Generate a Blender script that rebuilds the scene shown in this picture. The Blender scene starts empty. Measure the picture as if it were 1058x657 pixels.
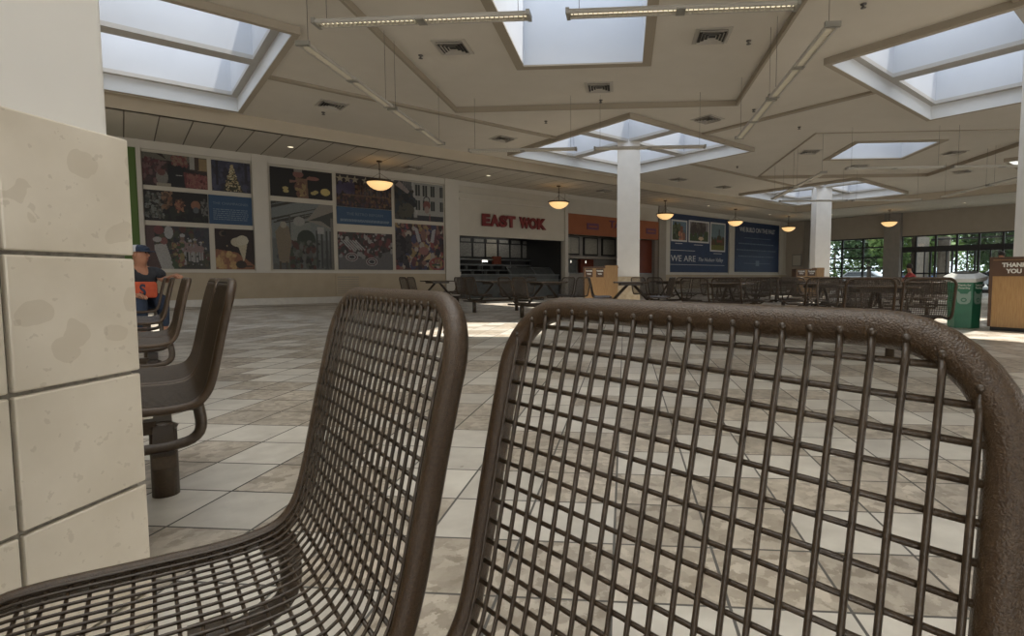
import bpy, bmesh, math, random
import numpy as np
from mathutils import Vector, Matrix
from mathutils.geometry import tessellate_polygon

# ------------------------------------------------------------------ camera
SC = bpy.context.scene
COL = SC.collection
H = 0.85
FPX, CX, CY = 554.0, 602.0, 323.0
YAW = math.atan((645.5 - CX) / FPX)
PIT = math.atan((CY - 286.0) / FPX)
cam_d = bpy.data.cameras.new('camera')
cam = bpy.data.objects.new('camera', cam_d); COL.objects.link(cam)
cam.location = (0, 0, H)
cam.rotation_euler = (math.pi / 2 - PIT, 0, YAW)
cam_d.sensor_width = 36; cam_d.lens = FPX / 1058 * 36
cam_d.shift_x = (529 - CX) / 1058; cam_d.shift_y = -(328.5 - CY) / 1058
cam_d.clip_start = 0.02; cam_d.clip_end = 400
SC.camera = cam
# ------------------------------------------------------------------ world, sun, daylight
SKY_STRENGTH = 2.6
SUN_STRENGTH = 9.0
wd = bpy.data.worlds.new('sky'); SC.world = wd; wd.use_nodes = True
nt = wd.node_tree; nt.nodes.clear()
wo = nt.nodes.new('ShaderNodeOutputWorld'); bg = nt.nodes.new('ShaderNodeBackground')
bg.inputs[0].default_value = (0.80, 0.88, 1.0, 1); bg.inputs[1].default_value = SKY_STRENGTH
nt.links.new(bg.outputs[0], wo.inputs[0])
sd = bpy.data.lights.new('sun', 'SUN'); sun = bpy.data.objects.new('sun', sd); COL.objects.link(sun)
sd.energy = SUN_STRENGTH; sd.angle = math.radians(0.6); sd.color = (1.0, 0.93, 0.82)
sun.rotation_euler = Vector((0.24, 0.10, 1.0)).to_track_quat('Z', 'Y').to_euler()
sun.location = (0, 0, 12)
def area(name, loc, aim, sx, sy, power, color=(1, 1, 1)):
    d = bpy.data.lights.new(name, 'AREA'); d.shape = 'RECTANGLE'; d.size = sx; d.size_y = sy
    d.energy = power; d.color = color
    o = bpy.data.objects.new(name, d); COL.objects.link(o); o.location = loc
    o.rotation_euler = (Vector(aim) - Vector(loc)).to_track_quat('-Z', 'Y').to_euler()
    return o
# unseen fill lights added behind and to the right of the camera
area('rear_fill', (-4.5, -13, 2.0), (0, 4, 2.6), 12, 3.2, 760, (1.0, 0.96, 0.9))
area('side_fill', (19.5, -2, 2.0), (0, 4, 1.5), 12, 3.2, 1000, (1.0, 0.96, 0.9))
SC.view_settings.view_transform = 'Standard'; SC.view_settings.look = 'None'
SC.view_settings.gamma = 1; SC.view_settings.use_curve_mapping = False
SC.view_settings.exposure = 0.07
SC.cycles.max_bounces = 10; SC.cycles.diffuse_bounces = 6; SC.cycles.sample_clamp_indirect = 6

R2 = math.sqrt(2)
E1 = Vector((1 / R2, 1 / R2, 0)); E2 = Vector((-1 / R2, 1 / R2, 0)); EZ = Vector((0, 0, 1))
def PQ(p, q, z=0.0): return E1 * p + E2 * q + EZ * z
random.seed(7)

# ------------------------------------------------------------------ materials
MATS = {}
def new_mat(name, col, rough=0.6, metal=0.0, spec=0.5, emis=None, estr=0.0):
    m = bpy.data.materials.new(name); m.use_nodes = True
    b = m.node_tree.nodes['Principled BSDF']
    b.inputs['Base Color'].default_value = (*col, 1); b.inputs['Roughness'].default_value = rough
    b.inputs['Metallic'].default_value = metal; b.inputs['Specular IOR Level'].default_value = spec
    if emis: b.inputs['Emission Color'].default_value = (*emis, 1); b.inputs['Emission Strength'].default_value = estr
    MATS[name] = m; return m
def nodes(m): return m.node_tree.nodes, m.node_tree.links, m.node_tree.nodes['Principled BSDF']
def noisy(name, c1, c2, scale=6, rough=0.6, detail=4, bump=0.0, bscale=80, metal=0.0, spec=0.5, stretch=None):
    m = new_mat(name, c1, rough, metal, spec); N, L, b = nodes(m)
    tc = N.new('ShaderNodeTexCoord'); mp = N.new('ShaderNodeMapping'); L.new(tc.outputs['Object'], mp.inputs[0])
    if stretch: mp.inputs['Scale'].default_value = stretch
    nz = N.new('ShaderNodeTexNoise'); nz.inputs['Scale'].default_value = scale; nz.inputs['Detail'].default_value = detail
    L.new(mp.outputs[0], nz.inputs['Vector'])
    cr = N.new('ShaderNodeValToRGB'); cr.color_ramp.elements[0].position = 0.35; cr.color_ramp.elements[1].position = 0.65
    cr.color_ramp.elements[0].color = (*c1, 1); cr.color_ramp.elements[1].color = (*c2, 1)
    L.new(nz.outputs['Fac'], cr.inputs[0]); L.new(cr.outputs[0], b.inputs['Base Color'])
    if bump:
        n2 = N.new('ShaderNodeTexNoise'); n2.inputs['Scale'].default_value = bscale; n2.inputs['Detail'].default_value = 2
        L.new(tc.outputs['Object'], n2.inputs['Vector'])
        bp = N.new('ShaderNodeBump'); bp.inputs['Strength'].default_value = bump; bp.inputs['Distance'].default_value = 0.002
        L.new(n2.outputs['Fac'], bp.inputs['Height']); L.new(bp.outputs[0], b.inputs['Normal'])
    return m
def math_node(N, L, op, a, b=None, c=None):
    n = N.new('ShaderNodeMath'); n.operation = op
    for i, v in enumerate((a, b, c)):
        if v is None: continue
        if isinstance(v, (int, float)): n.inputs[i].default_value = v
        else: L.new(v, n.inputs[i])
    return n.outputs[0]
def stone(name, vertical=False):
    """tiles 0.305 m with grey grout; cream limestone and tan breccia"""
    m = new_mat(name, (0.5, 0.48, 0.44), 0.3); N, L, b = nodes(m)
    tc = N.new('ShaderNodeTexCoord'); sp = N.new('ShaderNodeSeparateXYZ'); L.new(tc.outputs['Object'], sp.inputs[0])
    T = 0.305
    u = math_node(N, L, 'DIVIDE', math_node(N, L, 'ADD', sp.outputs[0], 0.03), T)
    v = math_node(N, L, 'DIVIDE', math_node(N, L, 'SUBTRACT', sp.outputs[1], 1.355), T)
    fu = math_node(N, L, 'FLOOR', u); fv = math_node(N, L, 'FLOOR', v)
    cb = N.new('ShaderNodeCombineXYZ'); L.new(fu, cb.inputs[0]); L.new(fv, cb.inputs[1])
    wn = N.new('ShaderNodeTexWhiteNoise'); wn.noise_dimensions = '2D'; L.new(cb.outputs[0], wn.inputs[0])
    # 2x2 block parity
    hu = math_node(N, L, 'FLOOR', math_node(N, L, 'DIVIDE', fu, 2)); hv = math_node(N, L, 'FLOOR', math_node(N, L, 'DIVIDE', math_node(N, L, 'ADD', fv, 1), 2))
    par = math_node(N, L, 'PINGPONG', math_node(N, L, 'ADD', hu, hv), 1)
    flip = math_node(N, L, 'GREATER_THAN', wn.outputs['Value'], 0.72)
    tan = math_node(N, L, 'ABSOLUTE', math_node(N, L, 'SUBTRACT', par, flip))
    def tri(x, w):
        f = math_node(N, L, 'FRACT', x); d = math_node(N, L, 'MINIMUM', f, math_node(N, L, 'SUBTRACT', 1.0, f))
        return math_node(N, L, 'LESS_THAN', d, w)
    grout = math_node(N, L, 'MAXIMUM', tri(u, 0.014), tri(v, 0.014))
    # cream
    wv = N.new('ShaderNodeVectorMath'); wv.operation = 'SCALE'; wv.inputs['Scale'].default_value = 7; L.new(wn.outputs['Color'], wv.inputs[0])
    ad = N.new('ShaderNodeVectorMath'); ad.operation = 'ADD'; L.new(tc.outputs['Object'], ad.inputs[0]); L.new(wv.outputs[0], ad.inputs[1])
    n1 = N.new('ShaderNodeTexNoise'); n1.inputs['Scale'].default_value = 9; n1.inputs['Detail'].default_value = 6; L.new(ad.outputs[0], n1.inputs['Vector'])
    r1 = N.new('ShaderNodeValToRGB'); r1.color_ramp.elements[0].position = .3; r1.color_ramp.elements[1].position = .7
    r1.color_ramp.elements[0].color = (0.44, 0.41, 0.36, 1); r1.color_ramp.elements[1].color = (0.56, 0.53, 0.47, 1)
    L.new(n1.outputs['Fac'], r1.inputs[0])
    vo = N.new('ShaderNodeTexVoronoi'); vo.inputs['Scale'].default_value = 26
    n2 = N.new('ShaderNodeTexNoise'); n2.inputs['Scale'].default_value = 12; n2.inputs['Detail'].default_value = 8; n2.inputs['Roughness'].default_value = .75
    L.new(ad.outputs[0], n2.inputs['Vector'])
    mx0 = N.new('ShaderNodeVectorMath'); mx0.operation = 'MULTIPLY_ADD'; L.new(n2.outputs['Color'], mx0.inputs[0]); mx0.inputs[1].default_value = (.12, .12, .12); L.new(ad.outputs[0], mx0.inputs[2])
    L.new(mx0.outputs[0], vo.inputs['Vector'])
    r2 = N.new('ShaderNodeValToRGB'); r2.color_ramp.elements[0].position = .25; r2.color_ramp.elements[1].position = .75
    r2.color_ramp.elements[0].color = (0.24, 0.205, 0.16, 1); r2.color_ramp.elements[1].color = (0.47, 0.42, 0.35, 1)
    vs = N.new('ShaderNodeSeparateColor'); L.new(vo.outputs['Color'], vs.inputs[0])
    fm = math_node(N, L, 'ADD', math_node(N, L, 'MULTIPLY', vs.outputs[0], 0.45), math_node(N, L, 'MULTIPLY', n2.outputs['Fac'], 0.55))
    L.new(fm, r2.inputs[0])
    mx = N.new('ShaderNodeMix'); mx.data_type = 'RGBA'; L.new(tan, mx.inputs[0]); L.new(r1.outputs[0], mx.inputs[6]); L.new(r2.outputs[0], mx.inputs[7])
    hsv = N.new('ShaderNodeHueSaturation'); L.new(mx.outputs[2], hsv.inputs['Color'])
    L.new(math_node(N, L, 'ADD', math_node(N, L, 'MULTIPLY', wn.outputs['Value'], 0.25), 0.86), hsv.inputs['Value'])
    mg = N.new('ShaderNodeMix'); mg.data_type = 'RGBA'; L.new(grout, mg.inputs[0]); L.new(hsv.outputs[0], mg.inputs[6]); mg.inputs[7].default_value = (0.085, 0.08, 0.072, 1)
    L.new(mg.outputs[2], b.inputs['Base Color'])
    rr = math_node(N, L, 'ADD', math_node(N, L, 'MULTIPLY', n1.outputs['Fac'], 0.2), math_node(N, L, 'ADD', math_node(N, L, 'MULTIPLY', grout, 0.4), 0.22))
    L.new(rr, b.inputs['Roughness'])
    bp = N.new('ShaderNodeBump'); bp.inputs['Strength'].default_value = .6; bp.inputs['Distance'].default_value = .003; bp.invert = True
    L.new(grout, bp.inputs['Height']); L.new(bp.outputs[0], b.inputs['Normal'])
    return m
M_floor = stone('floor_tiles')
def pillar_stone():
    m = new_mat('pillar_stone', (0.5, 0.46, 0.38), 0.35); N, L, b = nodes(m)
    tc = N.new('ShaderNodeTexCoord')
    oi = N.new('ShaderNodeObjectInfo')
    n1 = N.new('ShaderNodeTexNoise'); n1.inputs['Scale'].default_value = 5; n1.inputs['Detail'].default_value = 6; L.new(tc.outputs['Object'], n1.inputs['Vector'])
    r1 = N.new('ShaderNodeValToRGB'); e = r1.color_ramp.elements; e[0].position = .3; e[1].position = .7
    e[0].color = (0.56, 0.51, 0.42, 1); e[1].color = (0.68, 0.63, 0.54, 1); L.new(n1.outputs['Fac'], r1.inputs[0])
    n3 = N.new('ShaderNodeTexNoise'); n3.inputs['Scale'].default_value = 5; n3.inputs['Detail'].default_value = 3; L.new(tc.outputs['Object'], n3.inputs['Vector'])
    va = N.new('ShaderNodeVectorMath'); va.operation = 'MULTIPLY_ADD'; L.new(n3.outputs['Color'], va.inputs[0]); va.inputs[1].default_value = (.18,) * 3; L.new(tc.outputs['Object'], va.inputs[2])
    vo = N.new('ShaderNodeTexVoronoi'); vo.inputs['Scale'].default_value = 13; vo.inputs['Randomness'].default_value = 1; L.new(va.outputs[0], vo.inputs['Vector'])
    sc = N.new('ShaderNodeSeparateColor'); L.new(vo.outputs['Color'], sc.inputs[0])
    chip = math_node(N, L, 'MULTIPLY', math_node(N, L, 'GREATER_THAN', sc.outputs[0], 0.78), math_node(N, L, 'LESS_THAN', vo.outputs['Distance'], 0.42))
    mx = N.new('ShaderNodeMix'); mx.data_type = 'RGBA'; L.new(math_node(N, L, 'MULTIPLY', chip, .26), mx.inputs[0]); L.new(r1.outputs[0], mx.inputs[6]); mx.inputs[7].default_value = (0.36, 0.30, 0.21, 1)
    n4 = N.new('ShaderNodeTexNoise'); n4.inputs['Scale'].default_value = 40; n4.inputs['Detail'].default_value = 3; L.new(tc.outputs['Object'], n4.inputs['Vector'])
    sp = math_node(N, L, 'GREATER_THAN', n4.outputs['Fac'], 0.66)
    m2 = N.new('ShaderNodeMix'); m2.data_type = 'RGBA'; L.new(math_node(N, L, 'MULTIPLY', sp, .22), m2.inputs[0]); L.new(mx.outputs[2], m2.inputs[6]); m2.inputs[7].default_value = (0.25, 0.2, 0.14, 1)
    L.new(m2.outputs[2], b.inputs['Base Color'])
    return m
M_pstone = pillar_stone()
M_grout = noisy('grout', (0.16, 0.145, 0.12), (0.26, 0.24, 0.2), 60, .9)
M_white = noisy('white_paint', (0.70, 0.69, 0.66), (0.74, 0.73, 0.70), 3, .5)
M_well = noisy('well_paint', (0.50, 0.52, 0.55), (0.53, 0.55, 0.58), 1, .7)
M_frame = new_mat('skylight_frame_paint', (0.40, 0.385, 0.36), .6)
M_collar = new_mat('collar_shade_tone', (0.36, 0.315, 0.25), .8)  # darkened to stand in for shade on the collar's outer faces
M_liner = new_mat('collar_liner_paint', (0.60, 0.61, 0.61), .6)
M_ceil = noisy('ceiling_paint', (0.57, 0.53, 0.46), (0.59, 0.55, 0.48), 2, .9)
M_band = new_mat('ceiling_band_paint', (0.33, 0.285, 0.22), .8)
M_fascia = noisy('fascia_paint', (0.44, 0.385, 0.30), (0.46, 0.40, 0.315), 2, .8)
def plank_mat():
    m = new_mat('low_ceiling_planks', (0.5, 0.46, 0.4), .8); N, L, b = nodes(m)
    tc = N.new('ShaderNodeTexCoord'); vr = N.new('ShaderNodeVectorMath'); vr.operation = 'DOT_PRODUCT'
    L.new(tc.outputs['Object'], vr.inputs[0]); vr.inputs[1].default_value = tuple(E1)
    u = math_node(N, L, 'DIVIDE', math_node(N, L, 'ADD', vr.outputs['Value'], -0.78), 0.62)
    f = math_node(N, L, 'FRACT', u)
    g = math_node(N, L, 'LESS_THAN', math_node(N, L, 'MINIMUM', f, math_node(N, L, 'SUBTRACT', 1.0, f)), 0.022)
    mg = N.new('ShaderNodeMix'); mg.data_type = 'RGBA'; L.new(g, mg.inputs[0]); mg.inputs[6].default_value = (0.50, 0.465, 0.40, 1); mg.inputs[7].default_value = (0.14, 0.12, 0.095, 1)
    L.new(mg.outputs[2], b.inputs['Base Color'])
    bp = N.new('ShaderNodeBump'); bp.invert = True; bp.inputs['Distance'].default_value = .01; L.new(g, bp.inputs['Height']); L.new(bp.outputs[0], b.inputs['Normal'])
    return m
M_plank = plank_mat()
M_wall = noisy('wall_paint', (0.43, 0.40, 0.34), (0.45, 0.42, 0.36), 3, .8)
M_wain = noisy('tan_wainscot', (0.33, 0.275, 0.195), (0.36, 0.30, 0.215), 3, .7)
M_trim = noisy('trim_paint', (0.46, 0.435, 0.385), (0.48, 0.455, 0.40), 3, .6)
M_base = noisy('baseboard_tile', (0.48, 0.46, 0.42), (0.54, 0.52, 0.47), 8, .4)
M_green = new_mat('green_paint', (0.07, 0.125, 0.025), .7)
M_grey = noisy('grey_paint', (0.22, 0.205, 0.185), (0.25, 0.23, 0.205), 4, .7)
M_pil = noisy('warm_grey_pilaster', (0.24, 0.215, 0.18), (0.26, 0.235, 0.2), 4, .7)
M_headwall = noisy('window_wall_paint', (0.33, 0.29, 0.235), (0.35, 0.305, 0.25), 3, .8)
M_brown = noisy('hammered_brown', (0.036, 0.020, 0.009), (0.056, 0.033, 0.016), 300, .33, 3, bump=.5, bscale=700, spec=.45)
M_brown2 = noisy('brown_powder_coat', (0.030, 0.019, 0.010), (0.046, 0.030, 0.017), 90, .36, 2, bump=.25, bscale=500, spec=.5)
M_tabletop = noisy('table_laminate', (0.07, 0.05, 0.035), (0.095, 0.07, 0.05), 60, .25)
M_black = new_mat('black_metal', (0.012, 0.012, 0.013), .4)
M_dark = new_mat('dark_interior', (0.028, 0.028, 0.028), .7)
M_dgrey = noisy('dark_steel', (0.08, 0.088, 0.088), (0.11, 0.12, 0.12), 6, .35, metal=.2)
M_steel = noisy('steel', (0.2, 0.21, 0.21), (0.26, 0.27, 0.27), 6, .3, metal=.7)
M_board = noisy('menu_board', (0.13, 0.13, 0.12), (0.24, 0.23, 0.21), 18, .5)
M_paper = noisy('menu_print', (0.20, 0.19, 0.16), (0.32, 0.30, 0.25), 25, .5)
M_redsign = noisy('red_letter_face', (0.11, 0.009, 0.009), (0.16, 0.014, 0.015), 14, .5)
M_redside = new_mat('red_letter_return', (0.05, 0.006, 0.006), .5)
M_orange = noisy('orange_panel', (0.22, 0.066, 0.022), (0.25, 0.078, 0.027), 2, .6)
M_rust = noisy('rust_panel', (0.115, 0.022, 0.008), (0.14, 0.03, 0.011), 3, .5)
M_purple = new_mat('purple_letter', (0.10, 0.03, 0.07), .5)
M_navy = noisy('navy_print', (0.010, 0.024, 0.065), (0.014, 0.032, 0.082), 3, .5)
M_ltext = new_mat('light_lettering', (0.5, 0.5, 0.49), .6)
M_mblue = new_mat('mural_blue', (0.014, 0.048, 0.105), .6)
M_mtext = new_mat('mural_text', (0.12, 0.16, 0.21), .6)
M_vent = new_mat('vent_paint', (0.42, 0.39, 0.34), .5)
M_ventd = new_mat('vent_shadow_box', (0.03, 0.028, 0.025), .8)
M_fix = new_mat('fixture_paint', (0.42, 0.40, 0.36), .35)
M_fixend = new_mat('fixture_end_paint', (0.25, 0.24, 0.21), .4)
M_lampw = new_mat('fluorescent', (0.9, 0.85, 0.7), .5, emis=(1.0, 0.86, 0.6), estr=1.1)
M_cable = new_mat('cable', (0.12, 0.11, 0.1), .5)
M_bowl = noisy('amber_glass', (0.9, 0.66, 0.32), (0.95, 0.75, 0.42), 7, .3)
_b = M_bowl.node_tree.nodes['Principled BSDF']; _b.inputs['Emission Color'].default_value = (1.0, 0.62, 0.26, 1); _b.inputs['Emission Strength'].default_value = 0.85
M_bronze = new_mat('bronze', (0.06, 0.045, 0.03), .4, .5)
M_down = new_mat('downlight_lens', (0.9, 0.85, 0.7), .5, emis=(1.0, 0.85, 0.6), estr=1.4)
M_oak = noisy('oak_laminate', (0.30, 0.175, 0.07), (0.38, 0.23, 0.10), 5, .4, stretch=(14, 14, 1))
M_dbrown = noisy('dark_brown_laminate', (0.075, 0.038, 0.022), (0.095, 0.05, 0.028), 4, .45)
M_recyc = noisy('green_plastic', (0.012, 0.11, 0.06), (0.018, 0.14, 0.075), 3, .4)
M_lid = noisy('grey_lid_plastic', (0.42, 0.44, 0.43), (0.48, 0.5, 0.49), 20, .35)
M_embl = new_mat('faded_emblem', (0.17, 0.26, 0.22), .5)
M_signw = new_mat('sign_white', (0.62, 0.62, 0.58), .5)
M_diffuser = bpy.data.materials.new('sun_diffuser'); M_diffuser.use_nodes = True
_n = M_diffuser.node_tree.nodes; _n.clear(); _o = _n.new('ShaderNodeOutputMaterial'); _t = _n.new('ShaderNodeBsdfTranslucent'); _t.inputs[0].default_value = (.85, .84, .80, 1); M_diffuser.node_tree.links.new(_t.outputs[0], _o.inputs[0])
M_glass = bpy.data.materials.new('window_glass'); M_glass.use_nodes = True
_n = M_glass.node_tree.nodes; _n.clear(); _o = _n.new('ShaderNodeOutputMaterial'); _t = _n.new('ShaderNodeBsdfTransparent'); _g = _n.new('ShaderNodeBsdfGlossy'); _x = _n.new('ShaderNodeMixShader')
_t.inputs[0].default_value = (0.80, 0.85, 0.82, 1); _g.inputs['Roughness'].default_value = 0.03; _x.inputs[0].default_value = 0.05
M_glass.node_tree.links.new(_t.outputs[0], _x.inputs[1]); M_glass.node_tree.links.new(_g.outputs[0], _x.inputs[2]); M_glass.node_tree.links.new(_x.outputs[0], _o.inputs[0])
M_skin = noisy('skin', (0.36, 0.17, 0.10), (0.42, 0.21, 0.13), 12, .6)
M_shirt = noisy('black_cloth', (0.018, 0.02, 0.025), (0.03, 0.033, 0.04), 20, .9)
M_navyc = noisy('navy_cloth', (0.02, 0.03, 0.055), (0.03, 0.045, 0.08), 20, .9)
M_capw = new_mat('white_cloth', (0.5, 0.52, 0.55), .9)
M_orangec = noisy('orange_cloth', (0.42, 0.065, 0.025), (0.5, 0.09, 0.035), 15, .8)
M_hair = new_mat('dark_hair', (0.02, 0.014, 0.01), .7)
M_redc = noisy('red_cloth', (0.25, 0.02, 0.02), (0.33, 0.04, 0.035), 15, .8)
M_leaf = noisy('leaves', (0.035, 0.075, 0.015), (0.10, 0.16, 0.035), 1.2, .7)
M_leaf2 = noisy('dark_leaves', (0.02, 0.045, 0.012), (0.05, 0.09, 0.025), 1.2, .7)
M_bark = noisy('bark', (0.06, 0.045, 0.03), (0.1, 0.08, 0.06), 8, .9)
M_asph = noisy('asphalt', (0.12, 0.12, 0.115), (0.16, 0.16, 0.155), 1, .9)
M_walk = noisy('concrete_walk', (0.3, 0.29, 0.27), (0.36, 0.35, 0.32), 2, .9)
M_carb = new_mat('blue_car_paint', (0.05, 0.12, 0.28), .25)
M_carw = new_mat('white_car_paint', (0.5, 0.5, 0.5), .25)
M_carg = new_mat('car_glass', (0.02, 0.025, 0.03), .1)
M_brickx = noisy('brown_brick', (0.10, 0.085, 0.07), (0.14, 0.12, 0.10), 5, .9)

# ------------------------------------------------------------------ mesh builder
class MB:
    def __init__(s): s.v = []; s.f = []; s.m = []; s.sm = []
    def add(s, vs, fs, mi=0, smooth=False):
        o = len(s.v); s.v += [tuple(v) for v in vs]
        for f in fs: s.f.append(tuple(i + o for i in f)); s.m.append(mi); s.sm.append(smooth)
        return s
    def box(s, a, b, mi=0, T=None):
        (x0, y0, z0), (x1, y1, z1) = a, b
        vs = [Vector(p) for p in ((x0, y0, z0), (x1, y0, z0), (x1, y1, z0), (x0, y1, z0), (x0, y0, z1), (x1, y0, z1), (x1, y1, z1), (x0, y1, z1))]
        if T is not None: vs = [T(v) for v in vs]
        fs = [(0, 3, 2, 1), (4, 5, 6, 7), (0, 1, 5, 4), (1, 2, 6, 5), (2, 3, 7, 6), (3, 0, 4, 7)]
        return s.add(vs, fs, mi)
    def prism(s, pts, z0, z1, mi=0, T=None, smooth=False, top=None):
        n = len(pts); tp = top or pts
        vs = [Vector((x, y, z0)) for x, y in pts] + [Vector((x, y, z1)) for x, y in tp]
        if T is not None: vs = [T(v) for v in vs]
        s.add(vs, [tuple(range(n - 1, -1, -1)), tuple(range(n, 2 * n))], mi)
        o = len(s.v) - 2 * n
        for i in range(n):
            j = (i + 1) % n; s.f.append((o + i, o + j, o + n + j, o + n + i)); s.m.append(mi); s.sm.append(smooth)
        return s
    def tube(s, path, r, n=8, mi=0, closed=False, caps=True):
        P = [Vector(p) for p in path]; K = len(P); rs = r if isinstance(r, (list, tuple)) else [r] * K
        tang = []
        for i in range(K):
            if closed: t = P[(i + 1) % K] - P[i - 1]
            else: t = P[min(i + 1, K - 1)] - P[max(i - 1, 0)]
            tang.append(t.normalized())
        a = Vector((0, 0, 1)) if abs(tang[0].z) < .9 else Vector((1, 0, 0))
        nrm = (a - tang[0] * a.dot(tang[0])).normalized(); vs = []
        for i in range(K):
            nrm = (nrm - tang[i] * nrm.dot(tang[i])).normalized(); bn = tang[i].cross(nrm)
            for k in range(n):
                an = 2 * math.pi * k / n; vs.append(P[i] + (nrm * math.cos(an) + bn * math.sin(an)) * rs[i])
        fs = []
        for i in range(K if closed else K - 1):
            j = (i + 1) % K
            off = 0
            if closed and j == 0:  # best matching twist
                off = min(range(n), key=lambda q: (vs[i * n] - vs[q]).length)
            for k in range(n):
                k2 = (k + 1) % n; fs.append((i * n + k, i * n + k2, j * n + (k2 + off) % n, j * n + (k + off) % n))
        s.add(vs, fs, mi, True)
        if caps and not closed:
            o = len(s.v) - len(vs)
            s.f.append(tuple(o + k for k in range(n - 1, -1, -1))); s.m.append(mi); s.sm.append(False)
            s.f.append(tuple(o + (K - 1) * n + k for k in range(n))); s.m.append(mi); s.sm.append(False)
        return s
    def lathe(s, prof, n=24, mi=0, c=(0, 0, 0), smooth=True):
        vs = []; fs = []; K = len(prof)
        for r, z in prof:
            for k in range(n):
                a = 2 * math.pi * k / n; vs.append((c[0] + max(r, 1e-4) * math.cos(a), c[1] + max(r, 1e-4) * math.sin(a), c[2] + z))
        for i in range(K - 1):
            for k in range(n):
                k2 = (k + 1) % n; fs.append((i * n + k, i * n + k2, (i + 1) * n + k2, (i + 1) * n + k))
        return s.add(vs, fs, mi, smooth)
    def ball(s, c, r, mi=0, n=8):
        rx, ry, rz = r if isinstance(r, (tuple, list)) else (r, r, r)
        vs = []; fs = []; m = max(4, n // 2 + 1)
        for i in range(m + 1):
            t = math.pi * i / m
            for k in range(n):
                a = 2 * math.pi * k / n
                vs.append((c[0] + rx * math.sin(t) * math.cos(a) + (1e-5 * math.cos(a)), c[1] + ry * math.sin(t) * math.sin(a), c[2] - rz * math.cos(t)))
        for i in range(m):
            for k in range(n):
                k2 = (k + 1) % n; fs.append((i * n + k, i * n + k2, (i + 1) * n + k2, (i + 1) * n + k))
        return s.add(vs, fs, mi, True)
    def mesh(s, name, mats):
        me = bpy.data.meshes.new(name); me.from_pydata(s.v, [], s.f)
        if not isinstance(mats, (list, tuple)): mats = [mats]
        for m in mats: me.materials.append(m)
        me.polygons.foreach_set('material_index', s.m); me.polygons.foreach_set('use_smooth', s.sm)
        me.update(); return me
    def build(s, name, mats, parent=None, loc=None, rz=0.0, bevel=0):
        o = bpy.data.objects.new(name, s.mesh(name, mats)); COL.objects.link(o)
        if parent: o.parent = parent
        if loc is not None: o.location = loc
        if rz: o.rotation_euler = (0, 0, rz)
        if bevel:
            b = o.modifiers.new('bevel', 'BEVEL'); b.width = bevel; b.segments = 2; b.limit_method = 'ANGLE'
        return o
def tag(o, label=None, cat=None, group=None, kind=None):
    if label: o['label'] = label
    if cat: o['category'] = cat
    if group: o['group'] = group
    if kind: o['kind'] = kind
    return o
def empty(name, loc=(0, 0, 0), rz=0.0, label=None, cat=None, group=None, kind=None):
    o = bpy.data.objects.new(name, None); COL.objects.link(o); o.location = loc; o.rotation_euler = (0, 0, rz)
    o.empty_display_size = .1
    return tag(o, label, cat, group, kind)
def struct(o, label=None, cat=None): return tag(o, label, cat, None, 'structure')
def copy_tree(o, parent=None):
    c = o.copy(); COL.objects.link(c); c.parent = parent
    for ch in list(o.children): copy_tree(ch, c)
    return c
def W(p, z, off=0.0, q=18.67):  # point on the mural wall; off = towards the room
    return PQ(p, q - off, z)
def wbox(mb, p0, p1, z0, z1, o0, o1, mi=0, q=18.67):
    """box on the mural wall; o = distance from wall plane to the room"""
    return mb.box((p0, q - o1, z0), (p1, q - o0, z1), mi, T=lambda v: PQ(v.x, v.y, v.z))
def pbox(mb, p0, p1, q0, q1, z0, z1, mi=0):
    return mb.box((p0, q0, z0), (p1, q1, z1), mi, T=lambda v: PQ(v.x, v.y, v.z))
def text(name, body, size, mat, M, parent=None, ext=.004, off=0.0, align='LEFT', shear=0.0, space=1.0, mats=None):
    c = bpy.data.curves.new(name, 'FONT'); c.body = body; c.size = size; c.extrude = ext; c.offset = off
    c.align_x = align; c.shear = shear; c.space_character = space; c.resolution_u = 3
    for m in (mats or [mat]): c.materials.append(m)
    o = bpy.data.objects.new(name, c); COL.objects.link(o)
    o = to_mesh(o)
    if parent: o.parent = parent
    o.matrix_world = M
    return o
def to_mesh(o):
    bpy.context.view_layer.update(); nm = o.name.split('.')[0]
    me = bpy.data.meshes.new_from_object(o); n = bpy.data.objects.new(nm, me); COL.objects.link(n)
    bpy.data.objects.remove(o); return n
def face_M(origin, xdir, sx=1.0):  # text plane: x along xdir, y up, facing right-hand normal
    x = Vector(xdir).normalized(); z = Vector((0, 0, 1)); n = x.cross(z)
    M = Matrix((x, z, n)).transposed().to_4x4()
    M = M @ Matrix.Diagonal((sx, 1, 1, 1)); M.translation = Vector(origin); return M

# ------------------------------------------------------------------ floor
mb = MB(); mb.add([(-45, -20, 0), (45, -20, 0), (45, 60, 0), (-45, 60, 0)], [(0, 1, 2, 3)])
PMIN, PMAX, QMIN, QMAX = -14.0, 33.94, -17.0, 18.67
mb = MB(); mb.add([PQ(PMIN, QMIN), PQ(PMAX, QMIN), PQ(PMAX, QMAX + 3.2), PQ(PMIN, QMAX + 3.2)], [(0, 1, 2, 3)])
struct(mb.build('floor', M_floor), 'cream and tan stone tile floor of the food court', 'floor')
# dark border strip along the mural wall
mb = MB(); pbox(mb, PMIN, PMAX - .3, QMAX - 1.32, QMAX - 1.24, 0.0, 0.003)
struct(mb.build('trim_1', M_dbrown))

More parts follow.
